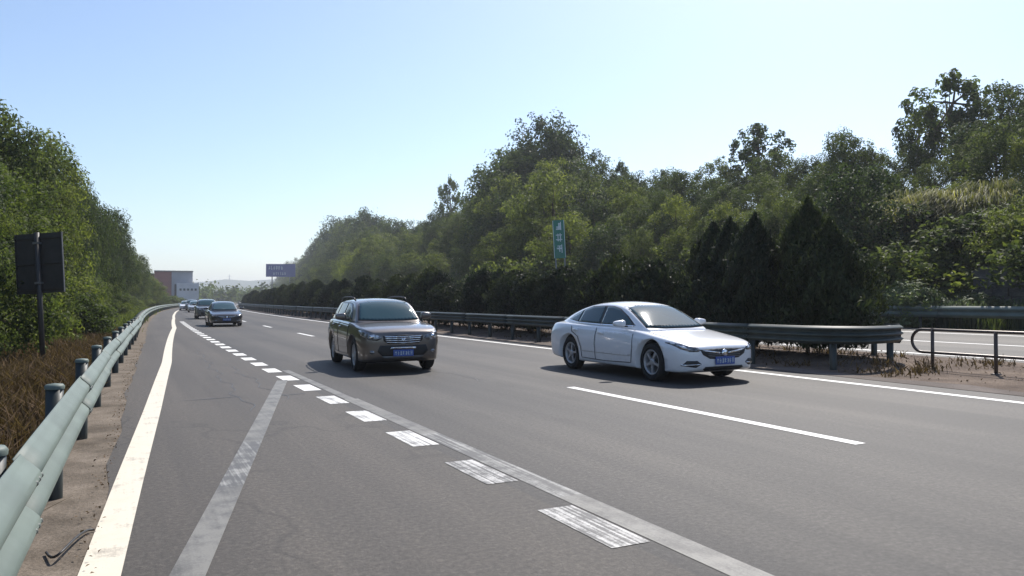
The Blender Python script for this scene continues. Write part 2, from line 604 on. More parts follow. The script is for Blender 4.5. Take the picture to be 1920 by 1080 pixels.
# ---- painted markings, each a piece of the road that carries it
def mark(name, r0, r1, s0, s1, m, parent, step=1.0, dz=.004):
    n = max(2, int(abs(s1 - s0) / step) + 2)
    return strip(name, r0, r1, np.linspace(s0, s1, n), 1, m, dz, parent)

Ls = [(-20, -1.7), (7.24, .03), (11.6, .32), (20.4, .87), (45.7, 2.0), (70, 2.45), (95, 2.6), (430, 2.6)]
def lline(s): return np.interp(s, [p[0] for p in Ls], [p[1] for p in Ls])
mark('edge_line', lambda s: lline(s) - .11, lambda s: lline(s) + .11, 1.0, 300, M['cream'], ramp_lane)
k = 0
sd = .3
while sd < 60:
    m_ = M['white_worn'] if sd < 6.5 else (M['white_mid'] if sd < 12 else M['white'])
    mark('short_dash', 2.66, 2.95, sd - .02, sd + .93, m_, road, .5, .004)
    sd += 1.815
for a_, b_ in ((1.0, 5.1), (6.4, 7.0), (8.2, 11.6), (5.1, 6.4), (7.0, 8.2)):
    mark('ground_off_line', 2.975, 3.19, a_, b_, M['ghost_groove'] if b_ - a_ < 2 else M['ghost'], road, .5, .004)
mark('ground_off_line', 3.0, 3.15, 11.6, 17, M['ghost'], road, .5, .004)
def rem(s): return .70 + (2.67 - .70) * (s - 6.31) / (15.02 - 6.31)
mark('ground_off_line', lambda s: rem(s) - .1, lambda s: rem(s) + .1, 2.5, 6.6, M['ghost'], ramp_lane, .5, .005)
mark('ground_off_line', lambda s: rem(s) - .1, lambda s: rem(s) + .1, 6.6, 8.6, M['ghost_groove'], ramp_lane, .5, .005)
mark('ground_off_line', lambda s: rem(s) - .1, lambda s: rem(s) + .1, 8.6, 14.9, M['ghost'], ramp_lane, .5, .005)
for a_, b_ in ((-8.5, -3.0), (5.45, 11.25), (19, 24.5), (32, 35.4), (43.5, 46.7), (56, 60), (69, 73), (82, 86), (95, 99), (110, 114)):
    mark('lane_dash', 6.72, 6.88, a_, b_, M['white'], road, 1.0)
mark('edge_line', 11.2, 11.38, -20, 300, M['white'], road)
mark('edge_line', 17.45, 17.62, -20, 200, M['white'], opp)
mark('edge_line', 24.3, 24.46, -20, 200, M['white'], opp)
for q in range(-2, 8):
    mark('lane_dash', 20.93, 21.08, q * 15 + 3, q * 15 + 16, M['white'], opp, 1.5)

M['tar'] = simple('tar_seal', (.038, .036, .034), .5, 0, .2, 8)
for (a_, b_, r_a, r_b, ph) in ((11, 26, 1.55, 1.9, 0), (13, 22, 5.9, 5.75, 1), (12, 19, 2.2, 2.1, 4)):
    f0 = lambda s, a_=a_, b_=b_, r_a=r_a, r_b=r_b, ph=ph: r_a + (r_b - r_a) * (s - a_) / (b_ - a_) + .07 * np.sin(s * 2.3 + ph) + .035 * np.sin(s * 6.1 + ph * 2)
    mark('crack_seal', lambda s, f=f0: f(s) - .007, lambda s, f=f0: f(s) + .007, a_, b_, M['tar'], road if r_a > 2.8 else ramp_lane, .12, .003)
for (s_j, r_a, r_b) in ((12.6, .45, 2.6), (24, 1.2, 2.6)):
    n_ = np.linspace(r_a, r_b, 22)
    x_, y_ = P(n_, s_j + .06 * np.sin(n_ * 5)); x2_, y2_ = P(n_, s_j + .02 + .06 * np.sin(n_ * 5 + .3))
    v_ = [(x_[i], y_[i], .0035) for i in range(22)] + [(x2_[i], y2_[i], .0035) for i in range(22)]
    link('crack_seal', mesh_pd('crack_seal', v_, [(i, i + 1, i + 23, i + 22) for i in range(21)]), M['tar'], ramp_lane)

# ------------------------------------------------------------------ guardrails
def wave(hgt, dep, n=2):
    """outline of a corrugated beam, front (x, z) list, two or three humps, z from 0 to hgt"""
    pts = []
    for i in range(8 * n + 1):
        t = i / (8 * n)
        pts.append((dep * (0.5 - 0.5 * math.cos(2 * math.pi * n * t)) ** .75, hgt * t))
    return pts


def rail(name, path, ztop, hgt, spacing, m_beam, m_post, label, group=None, side=1, humps=2, dep=.085,
         post_top=.06, post_r=.07, beam_len=4.0, caps=True, first=0.0, gap=.10, zfix=None):
    """path: list of (r, s); beams on its `side` of the posts"""
    root = empty(name, (0, 0, 0), 0, label, 'guardrail', group)
    pr = np.array([p[0] for p in path], float); ps = np.array([p[1] for p in path], float)
    d = np.concatenate([[0], np.cumsum(np.hypot(np.diff(pr), np.diff(ps)))])
    L = d[-1]
    def at(t):
        return float(np.interp(t, d, pr)), float(np.interp(t, d, ps))
    def pos(t):
        r, s = at(t)
        r2, s2 = at(min(L, t + .05)); r1, s1 = at(max(0, t - .05))
        p = Vector([float(q) for q in P(r, s)] + [float(gz(r, s)) if zfix is None else zfix])
        pa = Vector([float(q) for q in P(r2, s2)] + [0]); pb = Vector([float(q) for q in P(r1, s1)] + [0])
        tan = (pa - pb); tan.normalize()
        nor = Vector((tan.y, -tan.x, 0)) * side
        return p, tan, nor
    sec = wave(hgt, dep, humps)
    back = [(x - .004, z) for x, z in sec]
    t = 0.0
    i = 0
    while t < L - .2:
        t1 = min(L, t + beam_len)
        ov = .12 if t1 < L else 0
        n = max(2, int((t1 + ov - t) / .5)) if beam_len <= 4.1 else max(3, int((t1 + ov - t) / 2.0))
        v, f = [], []
        rings = []
        for q in range(n + 1):
            tt = t + (t1 + ov - t) * q / n
            p, tan, nor = pos(min(tt, L))
            lift = .012 * (i % 2) + (.003 if q == n else 0)
            ring = []
            for (x, z) in sec + back[::-1]:
                w = p + nor * (x + post_r + gap + lift) + Vector((0, 0, ztop - hgt + z))
                ring.append(len(v)); v.append(w)
            rings.append(ring)
        k = len(sec) * 2
        for q in range(n):
            for j in range(k):
                j2 = (j + 1) % k
                f.append((rings[q][j], rings[q + 1][j], rings[q + 1][j2], rings[q][j2]))
        f.append(tuple(rings[0])); f.append(tuple(rings[-1][::-1]))
        b = link('beam', mesh_pd('beam', v, f, True), m_beam, root)
        if t1 < L and t < 30:                     # splice bolts
            p, tan, nor = pos(t1)
            for zz in (.25, .75):
                for dt in (-.05, .04, .13):
                    bm = bmesh.new()
                    hx = np.interp(zz * hgt, [q[1] for q in sec], [q[0] for q in sec])
                    bmesh.ops.create_uvsphere(bm, u_segments=8, v_segments=5, radius=.014)
                    o = link('bolt', bm_mesh(bm, 'bolt', True), M['bolt'], root)
                    o.location = p + tan * dt + nor * (hx + post_r + gap + .006) + Vector((0, 0, ztop - hgt + zz * hgt))
        t = t1
        i += 1
    # posts
    H = ztop + post_top
    post_me = lathe_me('post', [(-.4, .001), (-.3, post_r), (H - .02, post_r), (H - .02, .001)], 14, 'Z')
    post_me.materials.append(m_post)
    cap_me = lathe_me('post_cap', [(H - .03, post_r + .006), (H - .008, post_r + .008), (H + .008, post_r - .004), (H + .016, .001)], 14, 'Z')
    cap_me.materials.append(M['rail'] if caps else m_post)
    block_me = box_me('spacer_block', (post_r + gap / 2 - .005, 0, ztop - hgt / 2), (gap + .02, .12, hgt * .62), .01)
    block_me.materials.append(m_post)
    t = first
    while t <= L:
        p, tan, nor = pos(t)
        rz = math.atan2(nor.y, nor.x)
        for nm, me in (('post', post_me), ('post_cap', cap_me), ('spacer_block', block_me)):
            if nm == 'post_cap' and t > 60: continue
            o = link(nm, me, None, root)
            o.location = p
            o.rotation_euler = (0, 0, rz)
        t += spacing
    return root


ps_ = np.concatenate([np.arange(-4, 60, 1.0), np.arange(60, 260, 5.0)])
rail('guardrail', [(float(guard_r(s)), float(s)) for s in ps_], .82, .42, 2.8, M['rail'], M['rail_dark'],
     'pale green corrugated guardrail with round capped posts beside the merging lane', side=1, first=2.45, beam_len=4.0, post_top=.045, gap=.03, post_r=.062)
nose = [(14.7, 11.0), (14.1, 10.72), (13.4, 10.55), (12.9, 10.75), (12.62, 11.3), (12.53, 12.3)] + [(12.5, float(s)) for s in np.concatenate([np.arange(14, 60, 2.0), np.arange(60, 260, 6.0)])]
rail('guardrail', nose, .9, .36, 2.0, M['rail_old'], M['rail_dark'],
     'dark green guardrail with rounded nose along the conifer median', side=-1, humps=3, dep=.08, post_top=-.03, first=0.1, beam_len=4.0, caps=False, zfix=.1)
ep = link('end_plate', box_me('end_plate', (0, 0, 0), (.05, .34, .42), .02), M['rail_old'], bpy.data.objects['guardrail.001'])
ep.location = wz(14.72, 10.98); ep.location.z = .1 + .9 - .19; ep.rotation_euler = (0, 0, RAD(25))
far_m = [(16.35, float(s)) for s in np.concatenate([np.arange(12.5, 60, 2.0), np.arange(60, 160, 6.0)])]
rail('guardrail', far_m, .74, .31, 4.0, M['rail_old'], M['rail_dark'],
     'guardrail behind the conifer median facing the opposite carriageway', side=1, post_top=.03, first=.2, caps=False)
far_v = [(26.95, float(s)) for s in np.concatenate([np.arange(-14, 60, 2.0), np.arange(60, 200, 6.0)])]
rail('guardrail', far_v, .84, .42, 4.0, M['rail'], M['rail_dark'],
     'dark green guardrail at the foot of the wooded slope', side=-1, post_top=.05, first=1.0, caps=True)

# ------------------------------------------------------------------ tubular barrier in the median gap
fb = empty('tubular_barrier', wz(14.55, 9.0), 0, 'low brown tubular barrier with rounded end in the median gap', 'barrier')
zt_, zl_, yr = .80, .34, .23
fpts = [(0, -12, zl_)]
yend = .95 + .45
fpts += [(0, yend - yr, zl_)]
for a in range(1, 12):
    w = -math.pi / 2 + math.pi * a / 12
    fpts.append((0, yend - yr + yr * math.cos(w), (zt_ + zl_) / 2 + (zt_ - zl_) / 2 * math.sin(w)))
fpts += [(0, yend - yr, zt_), (0, -12, zt_)]
link('loop_tube', tube_me('loop_tube', fpts, .03, 10), M['fence'], fb)
pm = tube_me('post', [(0, 0, -.15), (0, 0, zt_ + .02)], .034, 10); pm.materials.append(M['fence'])
fm = lathe_me('foot_plate', [(-.03, .001), (-.03, .09), (.02, .09), (.025, .04), (.03, .001)], 12, 'Z'); fm.materials.append(M['fence'])
for q in range(9):
    yy = .95 - 1.26 * q
    zz = float(gz(14.55, 9 + yy)) - float(gz(14.55, 9))
    o = link('post', pm, None, fb); o.location = (0, yy, zz)
    o = link('foot_plate', fm, None, fb); o.location = (0, yy, zz)

# ------------------------------------------------------------------ cars
def eval_mesh(o, name):
    dg = bpy.context.evaluated_depsgraph_get()
    dg.update()
    me = bpy.data.meshes.new_from_object(o.evaluated_get(dg))
    me.name = name
    return me


def loft(rings, cap=True, lon=None, lat=None):
    """rings of half-section points (x, y, z) from the top centre outward to the bottom centre; mirrored"""
    bm = bmesh.new()
    rows = []
    for ring in rings:
        full = ring + [(-x, y, z) for (x, y, z) in ring[::-1] if x > 1e-6]
        rows.append([bm.verts.new(p) for p in full])
    for a, b in zip(rows[:-1], rows[1:]):
        k = len(a)
        for j in range(k):
            bm.faces.new((a[j], a[(j + 1) % k], b[(j + 1) % k], b[j]))
    if cap:
        for row in (rows[0], rows[-1]):
            n = len(row)
            c = bm.verts.new(sum((v.co for v in row), Vector()) / n)
            for j in range(n):
                bm.faces.new((row[j], row[(j + 1) % n], c))
    cl = bm.edges.layers.float.new('crease_edge')
    n = len(rings[0]); K = 2 * n - 2
    for j, (c, i0, i1) in (lon or {}).items():
        for jj in {j, (K - j) % K}:
            for i in range(max(0, i0), min(i1, len(rows) - 1)):
                e = bm.edges.get((rows[i][jj], rows[i + 1][jj]))
                if e: e[cl] = c
    for i, (c, j1) in (lat or {}).items():
        for j in range(j1):
            for a, b in ((j, j + 1), ((K - j) % K, (K - j - 1) % K)):
                e = bm.edges.get((rows[i][a], rows[i][b]))
                if e: e[cl] = c
    bmesh.ops.recalc_face_normals(bm, faces=bm.faces[:])
    return bm


def bvh_of(me):
    return BVHTree.FromPolygons([v.co for v in me.vertices], [p.vertices[:] for p in me.polygons])


def patch(name, poly, axis, bvhs, off=.006, side=1, sub=.05, skirt=.02):
    """a panel cut to `poly` and laid on the body. axis 'F': poly is (x, z) seen from the front; 'S': (y, z) seen from side; 'R' from the rear"""
    bm = bmesh.new()
    vs = [bm.verts.new((p[0], p[1], 0)) for p in poly]
    bm.faces.new(vs)
    bmesh.ops.triangulate(bm, faces=bm.faces[:])
    for _ in range(5):
        es = [e for e in bm.edges if e.calc_length() > sub * 1.4]
        if not es: break
        bmesh.ops.subdivide_edges(bm, edges=es, cuts=1)
        bmesh.ops.triangulate(bm, faces=[f for f in bm.faces if len(f.verts) > 3])
    d = {'F': Vector((0, 1, 0)), 'R': Vector((0, -1, 0)), 'S': Vector((-side, 0, 0)), 'T': Vector((0, 0, -1))}[axis]
    for v in bm.verts:
        a, b = v.co.x, v.co.y
        o = {'F': Vector((a, -3, b)), 'R': Vector((a, 9, b)), 'S': Vector((3 * side, a, b)), 'T': Vector((a, b, 4))}[axis]
        best = None
        for bv in bvhs:
            h = bv.ray_cast(o, d)
            if h[0] is not None and (best is None or h[3] < best[3]):
                best = h
        if best is None:
            for bv in bvhs:
                h = bv.find_nearest(o + d * 3)
                if h[0] is not None: best = h
        nn = best[1] if best[1].dot(d) < 0 else -best[1]
        v.co = best[0] + (nn * .6 - d * .4).normalized() * off
    bmesh.ops.recalc_face_normals(bm, faces=bm.faces[:])
    if sum((f.normal.dot(d) for f in bm.faces)) > 0:
        bmesh.ops.reverse_faces(bm, faces=bm.faces[:])
    be = [e for e in bm.edges if e.is_boundary]
    r = bmesh.ops.extrude_edge_only(bm, edges=be)
    for v in [g for g in r['geom'] if isinstance(g, bmesh.types.BMVert)]:
        v.co += d * skirt
    me = bpy.data.meshes.new(name)
    bm.to_mesh(me); bm.free()
    me.polygons.foreach_set('use_smooth', [True] * len(me.polygons))
    return me


def ribbon(name, line, w, axis, bvhs, off=.004, side=1):
    """narrow strip along a polyline on the body"""
    up, dn = [], []
    for i, p in enumerate(line):
        a = Vector(line[max(0, i - 1)]); b = Vector(line[min(len(line) - 1, i + 1)])
        t = (b - a).normalized(); n = Vector((-t.y, t.x))
        up.append(tuple(Vector(p) + n * w / 2)); dn.append(tuple(Vector(p) - n * w / 2))
    return patch(name, up + dn[::-1], axis, bvhs, off, side, .08, .01)


def wheel_meshes(R, W, spokes, rimR):
    out = {}
    h = W / 2
    out['tyre'] = lathe_me('tyre', [(-h * .75, rimR), (-h * .95, rimR + .02), (-h, (R + rimR) / 2), (-h * .93, R - .03), (-h * .72, R - .004), (-h * .3, R), (h * .3, R), (h * .72, R - .004), (h * .93, R - .03), (h, (R + rimR) / 2), (h * .95, rimR + .02), (h * .75, rimR)], 36, 'X')
    # rim, outer face at +x
    bm = bmesh.new()
    me1 = lathe_me('t', [(-h * .7, rimR - .004), (h * .72, rimR - .004), (h * .8, rimR + .006), (h * .82, rimR - .012), (h * .62, rimR - .03), (-h * .6, rimR - .03)], 36, 'X')
    bm.from_mesh(me1)
    for q in range(spokes):
        w = 2 * math.pi * (q + .25) / spokes
        rot = Matrix.Rotation(w, 3, 'X')
        v = []
        for (rr, ww, xx) in ((.05, .055, h * .66), (rimR * .55, .04, h * .74), (rimR - .02, .058, h * .68)):
            v.append([rot @ Vector((xx, -ww / 2, rr)), rot @ Vector((xx, ww / 2, rr)), rot @ Vector((xx - .035, ww / 2, rr)), rot @ Vector((xx - .035, -ww / 2, rr))])
        rows = [[bm.verts.new(p) for p in row] for row in v]
        for a, b in zip(rows[:-1], rows[1:]):
            for j in range(4):
                bm.faces.new((a[j], a[(j + 1) % 4], b[(j + 1) % 4], b[j]))
    me2 = lathe_me('t', [(h * .4, .001), (h * .4, .07), (h * .72, .065), (h * .76, .04), (h * .77, .001)], 20, 'X')
    bm.from_mesh(me2)
    out['rim'] = bm_mesh(bm, 'rim')
    out['wheel'] = lathe_me('wheel', [(-h * .5, .001), (-h * .5, rimR - .035), (-h * .1, rimR - .035), (-h * .1, rimR * .75), (h * .05, rimR * .72), (h * .05, .001)], 28, 'X')
    out['tyre'].materials.append(M['tyre']); out['rim'].materials.append(M['rim']); out['wheel'].materials.append(M['black'])
    return out


def glyphs(name, x0, x1, z0, z1, n, y, seed=0, vert=False):
    """rows of small stroke marks, too blurred in the photograph to be read"""
    rnd = random.Random(seed)
    bm = bmesh.new()
    for q in range(n):
        if vert:
            a0, a1 = x0, x1
            b1 = z1 - (z1 - z0) * q / n; b0 = z1 - (z1 - z0) * (q + .78) / n
        else:
            a0 = x0 + (x1 - x0) * q / n; a1 = x0 + (x1 - x0) * (q + .72) / n
            b0, b1 = z0, z1
        w, h = a1 - a0, b1 - b0
        t = min(w, h) * .13
        for _ in range(3):
            zz = b0 + h * rnd.uniform(.08, .92)
            bm_box(bm, ((a0 + a1) / 2, y, zz), (w * rnd.uniform(.6, 1), .004, t))
        for _ in range(3):
            xx = a0 + w * rnd.uniform(.1, .9)
            bm_box(bm, (xx, y - .0025, (b0 + b1) / 2), (t, .004, h * rnd.uniform(.6, 1)))
    return bm_mesh(bm, name)


CACHE = {}

def car_parts(kind):
    if kind in CACHE: return CACHE[kind]
    sedan = kind == 'sedan'
    if sedan:
        body = [(0.00, .60, .575, .40, .46, .48, .44, .30), (.05, .665, .64, .60, .68, .50, .64, .23), (.16, .725, .695, .74, .81, .52, .78, .195), (.40, .785, .75, .82, .895, .54, .86, .185),
                (.95, .865, .825, .845, .925, .57, .885, .185), (1.32, .925, .885, .855, .93, .59, .89, .185), (1.8, .955, .925, .865, .93, .6, .895, .185), (2.6, .965, .94, .868, .932, .61, .895, .185),
                (3.4, .985, .96, .868, .932, .63, .895, .185), (4.0, 1.005, .975, .86, .93, .65, .89, .19), (4.4, 1.045, .985, .82, .905, .67, .87, .21), (4.7, 1.045, .96, .745, .85, .67, .81, .25), (4.84, 1.0, .9, .64, .75, .62, .71, .33), (4.9, .86, .82, .55, .62, .6, .55, .42)]
        cabin = [(1.20, .68, .86, .64, .895, .915), (1.30, .77, .88, .69, .945, .975), (1.60, .80, .9, .66, 1.095, 1.14), (1.95, .81, .92, .615, 1.265, 1.32), (2.2, .812, .93, .585, 1.35, 1.405),
                 (2.6, .812, .93, .57, 1.398, 1.452), (3.0, .81, .94, .565, 1.398, 1.455), (3.4, .80, .95, .555, 1.365, 1.425), (3.8, .78, .96, .545, 1.29, 1.345), (4.2, .73, .98, .53, 1.18, 1.225), (4.5, .66, .98, .52, 1.07, 1.1), (4.64, .6, .96, .5, 1.01, 1.03)]
        fy, ry, WR, WW, track = .96, 3.79, .345, .225, .778
    else:
        body = [(0.0, .80, .775, .42, .52, .60, .48, .40), (.05, .885, .86, .62, .70, .62, .66, .29), (.15, .945, .915, .76, .82, .64, .78, .235), (.4, 1.0, .965, .825, .895, .66, .86, .225),
                (.93, 1.055, 1.01, .85, .925, .68, .885, .235), (1.28, 1.085, 1.04, .86, .925, .7, .89, .24), (1.8, 1.09, 1.06, .865, .928, .7, .89, .24), (2.6, 1.10, 1.07, .868, .928, .71, .89, .24),
                (3.5, 1.11, 1.085, .865, .928, .73, .89, .24), (4.15, 1.12, 1.08, .84, .91, .74, .87, .26), (4.46, 1.09, 1.04, .8, .87, .73, .83, .3), (4.57, 1.0, .96, .72, .8, .7, .75, .38), (4.62, .9, .88, .6, .66, .68, .6, .5)]
        cabin = [(1.18, .70, 1.0, .66, 1.04, 1.06), (1.27, .79, 1.02, .71, 1.095, 1.125), (1.50, .81, 1.04, .675, 1.27, 1.325), (1.74, .82, 1.05, .64, 1.435, 1.5), (1.98, .82, 1.06, .62, 1.51, 1.57),
                 (2.5, .82, 1.06, .608, 1.55, 1.61), (3.2, .82, 1.07, .6, 1.55, 1.615), (3.8, .81, 1.07, .59, 1.525, 1.59), (4.2, .79, 1.07, .58, 1.47, 1.53), (4.4, .77, 1.05, .57, 1.38, 1.44), (4.52, .74, 1.02, .6, 1.18, 1.23), (4.58, .68, .98, .6, 1.03, 1.06)]
        fy, ry, WR, WW, track = .92, 3.62, .365, .23, .772
    rings = []
    for (y, zt, zs, ws, wm, zm, wb, zb) in body:
        zl = zb + (zm - zb) * .35
        rings.append([(0, y, zt), (ws * .45, y, zt - .006), (ws * .82, y, zt * .45 + zs * .55), (ws, y, zs), (wm * .985, y, zs * .55 + zm * .45), (wm, y, zm), (wm * .985, y, zl), (wb, y, zb + .03), (wb * .9, y, zb), (0, y, zb)])
    bm = loft(rings, lon={3: (.55, 1, 20), 5: (.35, 3, 10), 7: (.7, 1, 20)}, lat={1: (.45, 4), 2: (.25, 3)})
    tmp = link('tmp', bm_mesh(bm, 'tmp', True))
    ss = tmp.modifiers.new('s', 'SUBSURF'); ss.levels = 2; ss.render_levels = 2
    sub = eval_mesh(tmp, 'sub')
    bpy.data.objects.remove(tmp)
    tmp = link('tmp', sub)
    cutters = []
    for yy in (fy, ry):
        me = lathe_me('cut', [(-1.5, .001), (-1.5, WR + .07), (-.5, WR + .07), (-.5, .001)], 40, 'X')
        me2 = lathe_me('cut', [(.5, .001), (.5, WR + .07), (1.5, WR + .07), (1.5, .001)], 40, 'X')
        for q in (me, me2):
            o = link('cut', q); o.location = (0, yy, WR + .01); cutters.append(o)
            b = tmp.modifiers.new('b', 'BOOLEAN'); b.operation = 'DIFFERENCE'; b.object = o; b.solver = 'EXACT'
    bpy.context.view_layer.update()
    cut = eval_mesh(tmp, 'body_cut')
    for o in cutters + [tmp]: bpy.data.objects.remove(o)
    # cabin
    rings = []
    for (y, wb, zb, wt, ze, zc) in cabin:
        h = ze - zb
        rings.append([(0, y, zc), (wt * .5, y, zc - (zc - ze) * .22), (wt * .86, y, zc - (zc - ze) * .62), (wt + .012, y, ze - .012), (wt + (wb - wt) * .42, y, zb + h * .62), (wb, y, zb), (wb * .9, y, zb - .2), (0, y, zb - .2)])
    bm = loft(rings, lon={3: (.62, 0, 20), 5: (.5, 0, 20)})          # tight pillar line and belt
    tmp = link('tmp', bm_mesh(bm, 'tmp', True))
    ss = tmp.modifiers.new('s', 'SUBSURF'); ss.levels = 2; ss.render_levels = 2
    cab = eval_mesh(tmp, 'cab')
    bpy.data.objects.remove(tmp)
    bvB, bvC = bvh_of(cut), bvh_of(cab)
    bmf = bmesh.new(); bmf.from_mesh(cut); bmf.from_mesh(cab)
    bm_me = bpy.data.meshes.new('body'); bmf.to_mesh(bm_me); bmf.free()
    bm_me.polygons.foreach_set('use_smooth', [True] * len(bm_me.polygons))
    bm_me.materials.clear()
    A, C, B = [bvB, bvC], [bvC], [bvB]
    parts = []                      # (name, mesh, material, parent index or None)
    def add(nm, me, m, par=None):
        parts.append((nm, me, m, par)); return len(parts) - 1
    add('body', bm_me, 'PAINT')
    # inner wheel wells: dark liners
    for yy in (fy, ry):
        for sd in (-1, 1):
            me = lathe_me('wheel_well', [(.48 * sd, .001), (.48 * sd, WR + .064), (.80 * sd, WR + .064), (.80 * sd, WR + .056), (.5 * sd, WR + .056), (.5 * sd, .001)], 30, 'X')
            bmw = bmesh.new(); bmw.from_mesh(me)
            bmesh.ops.translate(bmw, verts=bmw.verts[:], vec=(0, yy, WR + .01))
            geom = bmw.verts[:] + bmw.edges[:] + bmw.faces[:]
            bmesh.ops.bisect_plane(bmw, geom=geom, plane_co=(0, 0, .2), plane_no=(0, 0, -1), clear_outer=True)
            add('wheel_well', bm_mesh(bmw, 'wheel_well', True), 'black')
    if sedan:
        add('windshield_border', patch('windshield_border', [(-.69, .95), (-.3, .935), (.3, .935), (.69, .95), (.63, 1.16), (.568, 1.34), (.3, 1.38), (-.3, 1.38), (-.568, 1.34), (-.63, 1.16)], 'F', C, .002), 'black')
        add('windshield', patch('windshield', [(-.66, .965), (-.3, .95), (.3, .95), (.66, .965), (.60, 1.16), (.545, 1.325), (.3, 1.365), (-.3, 1.365), (-.545, 1.325), (-.60, 1.16)], 'F', C, .005), 'glass')
        for sd in (-1, 1):
            add('window_surround', patch('window_surround', [(1.60, .985), (2.7, .982), (3.6, 1.0), (4.2, 1.045), (4.03, 1.15), (3.66, 1.275), (3.3, 1.352), (2.8, 1.362), (2.5, 1.354), (2.25, 1.306), (1.92, 1.165)], 'S', C, .0025, sd), 'black')
            for ln in ([(1.53, .30), (1.47, .6), (1.50, .9)], [(2.75, .28), (2.765, .6), (2.74, .92)], [(3.27, .3), (3.29, .5), (3.42, .72), (3.68, .82), (3.72, .93)], [(1.55, .30), (2.4, .275), (3.26, .29)]):
                add('door_seam', ribbon('door_seam', ln, .012, 'S', B, .0075, sd), 'black')
            add('side_window', patch('side_window', [(1.70, 1.0), (2.72, 1.0), (2.72, 1.345), (2.5, 1.338), (2.27, 1.29), (1.95, 1.155)], 'S', C, .005, sd), 'glass')
            add('side_window', patch('side_window', [(2.80, 1.0), (3.62, 1.02), (3.62, 1.275), (3.3, 1.335), (2.80, 1.345)], 'S', C, .005, sd), 'glass')
            add('side_window', patch('side_window', [(3.67, 1.02), (4.12, 1.06), (4.0, 1.135), (3.67, 1.255)], 'S', C, .005, sd), 'glass')
            add('window_trim', ribbon('window_trim', [(1.62, .982), (2.7, .982), (3.6, 1.0), (4.2, 1.05)], .02, 'S', C, .008, sd), 'chrome')
            d1 = add('door', patch('door', [(1.53, .44), (1.47, .6), (1.50, .85), (2.72, .885), (2.74, .6), (2.72, .42), (1.6, .42)], 'S', B, .006, sd, .045, .008), 'PAINT')
            add('door_handle', patch('door_handle', [(2.45, .80), (2.64, .81), (2.64, .845), (2.45, .835)], 'S', B, .03, sd, .05, .03), 'PAINT', d1)
            d2 = add('door', patch('door', [(2.755, .42), (2.775, .6), (2.755, .885), (3.7, .91), (3.66, .82), (3.40, .72), (3.27, .5), (3.25, .42)], 'S', B, .006, sd, .045, .008), 'PAINT')
            add('door_handle', patch('door_handle', [(3.42, .83), (3.60, .845), (3.60, .875), (3.42, .862)], 'S', B, .03, sd, .05, .03), 'PAINT', d2)
            hl = add('headlight', patch('headlight', [(sd * .50, .60), (sd * .56, .645), (sd * .72, .69), (sd * .845, .735), (sd * .855, .715), (sd * .80, .62), (sd * .7, .575), (sd * .56, .575)], 'F', B, .008), 'lens')
            add('daytime_lamp', patch('daytime_lamp', [(sd * .72, .61), (sd * .775, .63), (sd * .79, .68), (sd * .735, .665)], 'F', B, .014), 'chrome', hl)
            fl = add('fog_lamp_recess', patch('fog_lamp_recess', [(sd * .50, .36), (sd * .58, .42), (sd * .74, .42), (sd * .80, .33), (sd * .60, .30)], 'F', B, .006), 'black')
            add('fog_lamp_trim', patch('fog_lamp_trim', [(sd * .52, .345), (sd * .80, .335), (sd * .80, .352), (sd * .53, .362)], 'F', B, .014), 'chrome', fl)
            # mirror
            bmm = bmesh.new()
            bmesh.ops.create_uvsphere(bmm, u_segments=16, v_segments=10, radius=1)
            for v in bmm.verts:
                c_ = [math.copysign(abs(t) ** .6, t) for t in v.co]
                v.co = Vector((sd * (1.0 + c_[0] * .125), 1.78 + c_[1] * (.075 - .02 * c_[0]), 1.03 + c_[2] * (.062 - .016 * c_[0])))
            mi = add('mirror', bm_mesh(bmm, 'mirror', True), 'PAINT')
            add('mirror_stalk', box_me('mirror_stalk', (sd * .88, 1.77, .975), (.14, .05, .03), .008), 'black', mi)
            add('tail_light', patch('tail_light', [(sd * .35, .86), (sd * .72, .84), (sd * .72, .93), (sd * .35, .93)], 'R', B, .006), 'redlens')
        gr = add('grille', patch('grille', [(-.52, .61), (0, .625), (.52, .61), (.47, .52), (.33, .45), (0, .425), (-.33, .45), (-.47, .52)], 'F', B, .006), 'black')
        for sd in (-1, 1):
            add('grille_wing', patch('grille_wing', [(sd * .09, .555), (sd * .46, .60), (sd * .46, .585), (sd * .09, .525)], 'F', B, .016), 'chrome', gr)
        for zz in (.48, .51, .545):
            add('grille_slat', patch('grille_slat', [(-.36, zz - .004), (.36, zz - .004), (.36, zz + .004), (-.36, zz + .004)], 'F', B, .012), 'steel', gr)
        add('emblem', patch('emblem', [(.062 * math.cos(a * .524), .54 + .062 * math.sin(a * .524)) for a in range(12)], 'F', B, .022), 'chrome', gr)
        add('air_intake', patch('air_intake', [(-.42, .31), (.42, .31), (.46, .27), (.40, .235), (-.40, .235), (-.46, .27)], 'F', B, .006), 'black')
        pl = (.36, -.02)
        add('wiper', tube_me('wiper', [(-.55, 1.33, .985), (.05, 1.36, 1.0)], .01, 6), 'black')
        add('wiper', tube_me('wiper', [(.1, 1.33, .985), (.6, 1.42, 1.01)], .01, 6), 'black')
        add('hood_seam', ribbon('hood_seam', [(-.70, .62), (-.72, .9), (-.74, 1.2)], .012, 'T', B, .002), 'black')
        add('hood_seam', ribbon('hood_seam', [(.70, .62), (.72, .9), (.74, 1.2)], .012, 'T', B, .002), 'black')
        add('rear_window', patch('rear_window', [(-.5, 1.12), (.5, 1.12), (.46, 1.36), (-.46, 1.36)], 'R', C, .005), 'glass')
    else:
        add('windshield', patch('windshield', [(-.67, 1.115), (-.3, 1.10), (.3, 1.10), (.67, 1.115), (.61, 1.33), (.555, 1.49), (.3, 1.53), (-.3, 1.53), (-.555, 1.49), (-.61, 1.33)], 'F', C, .005), 'glass')
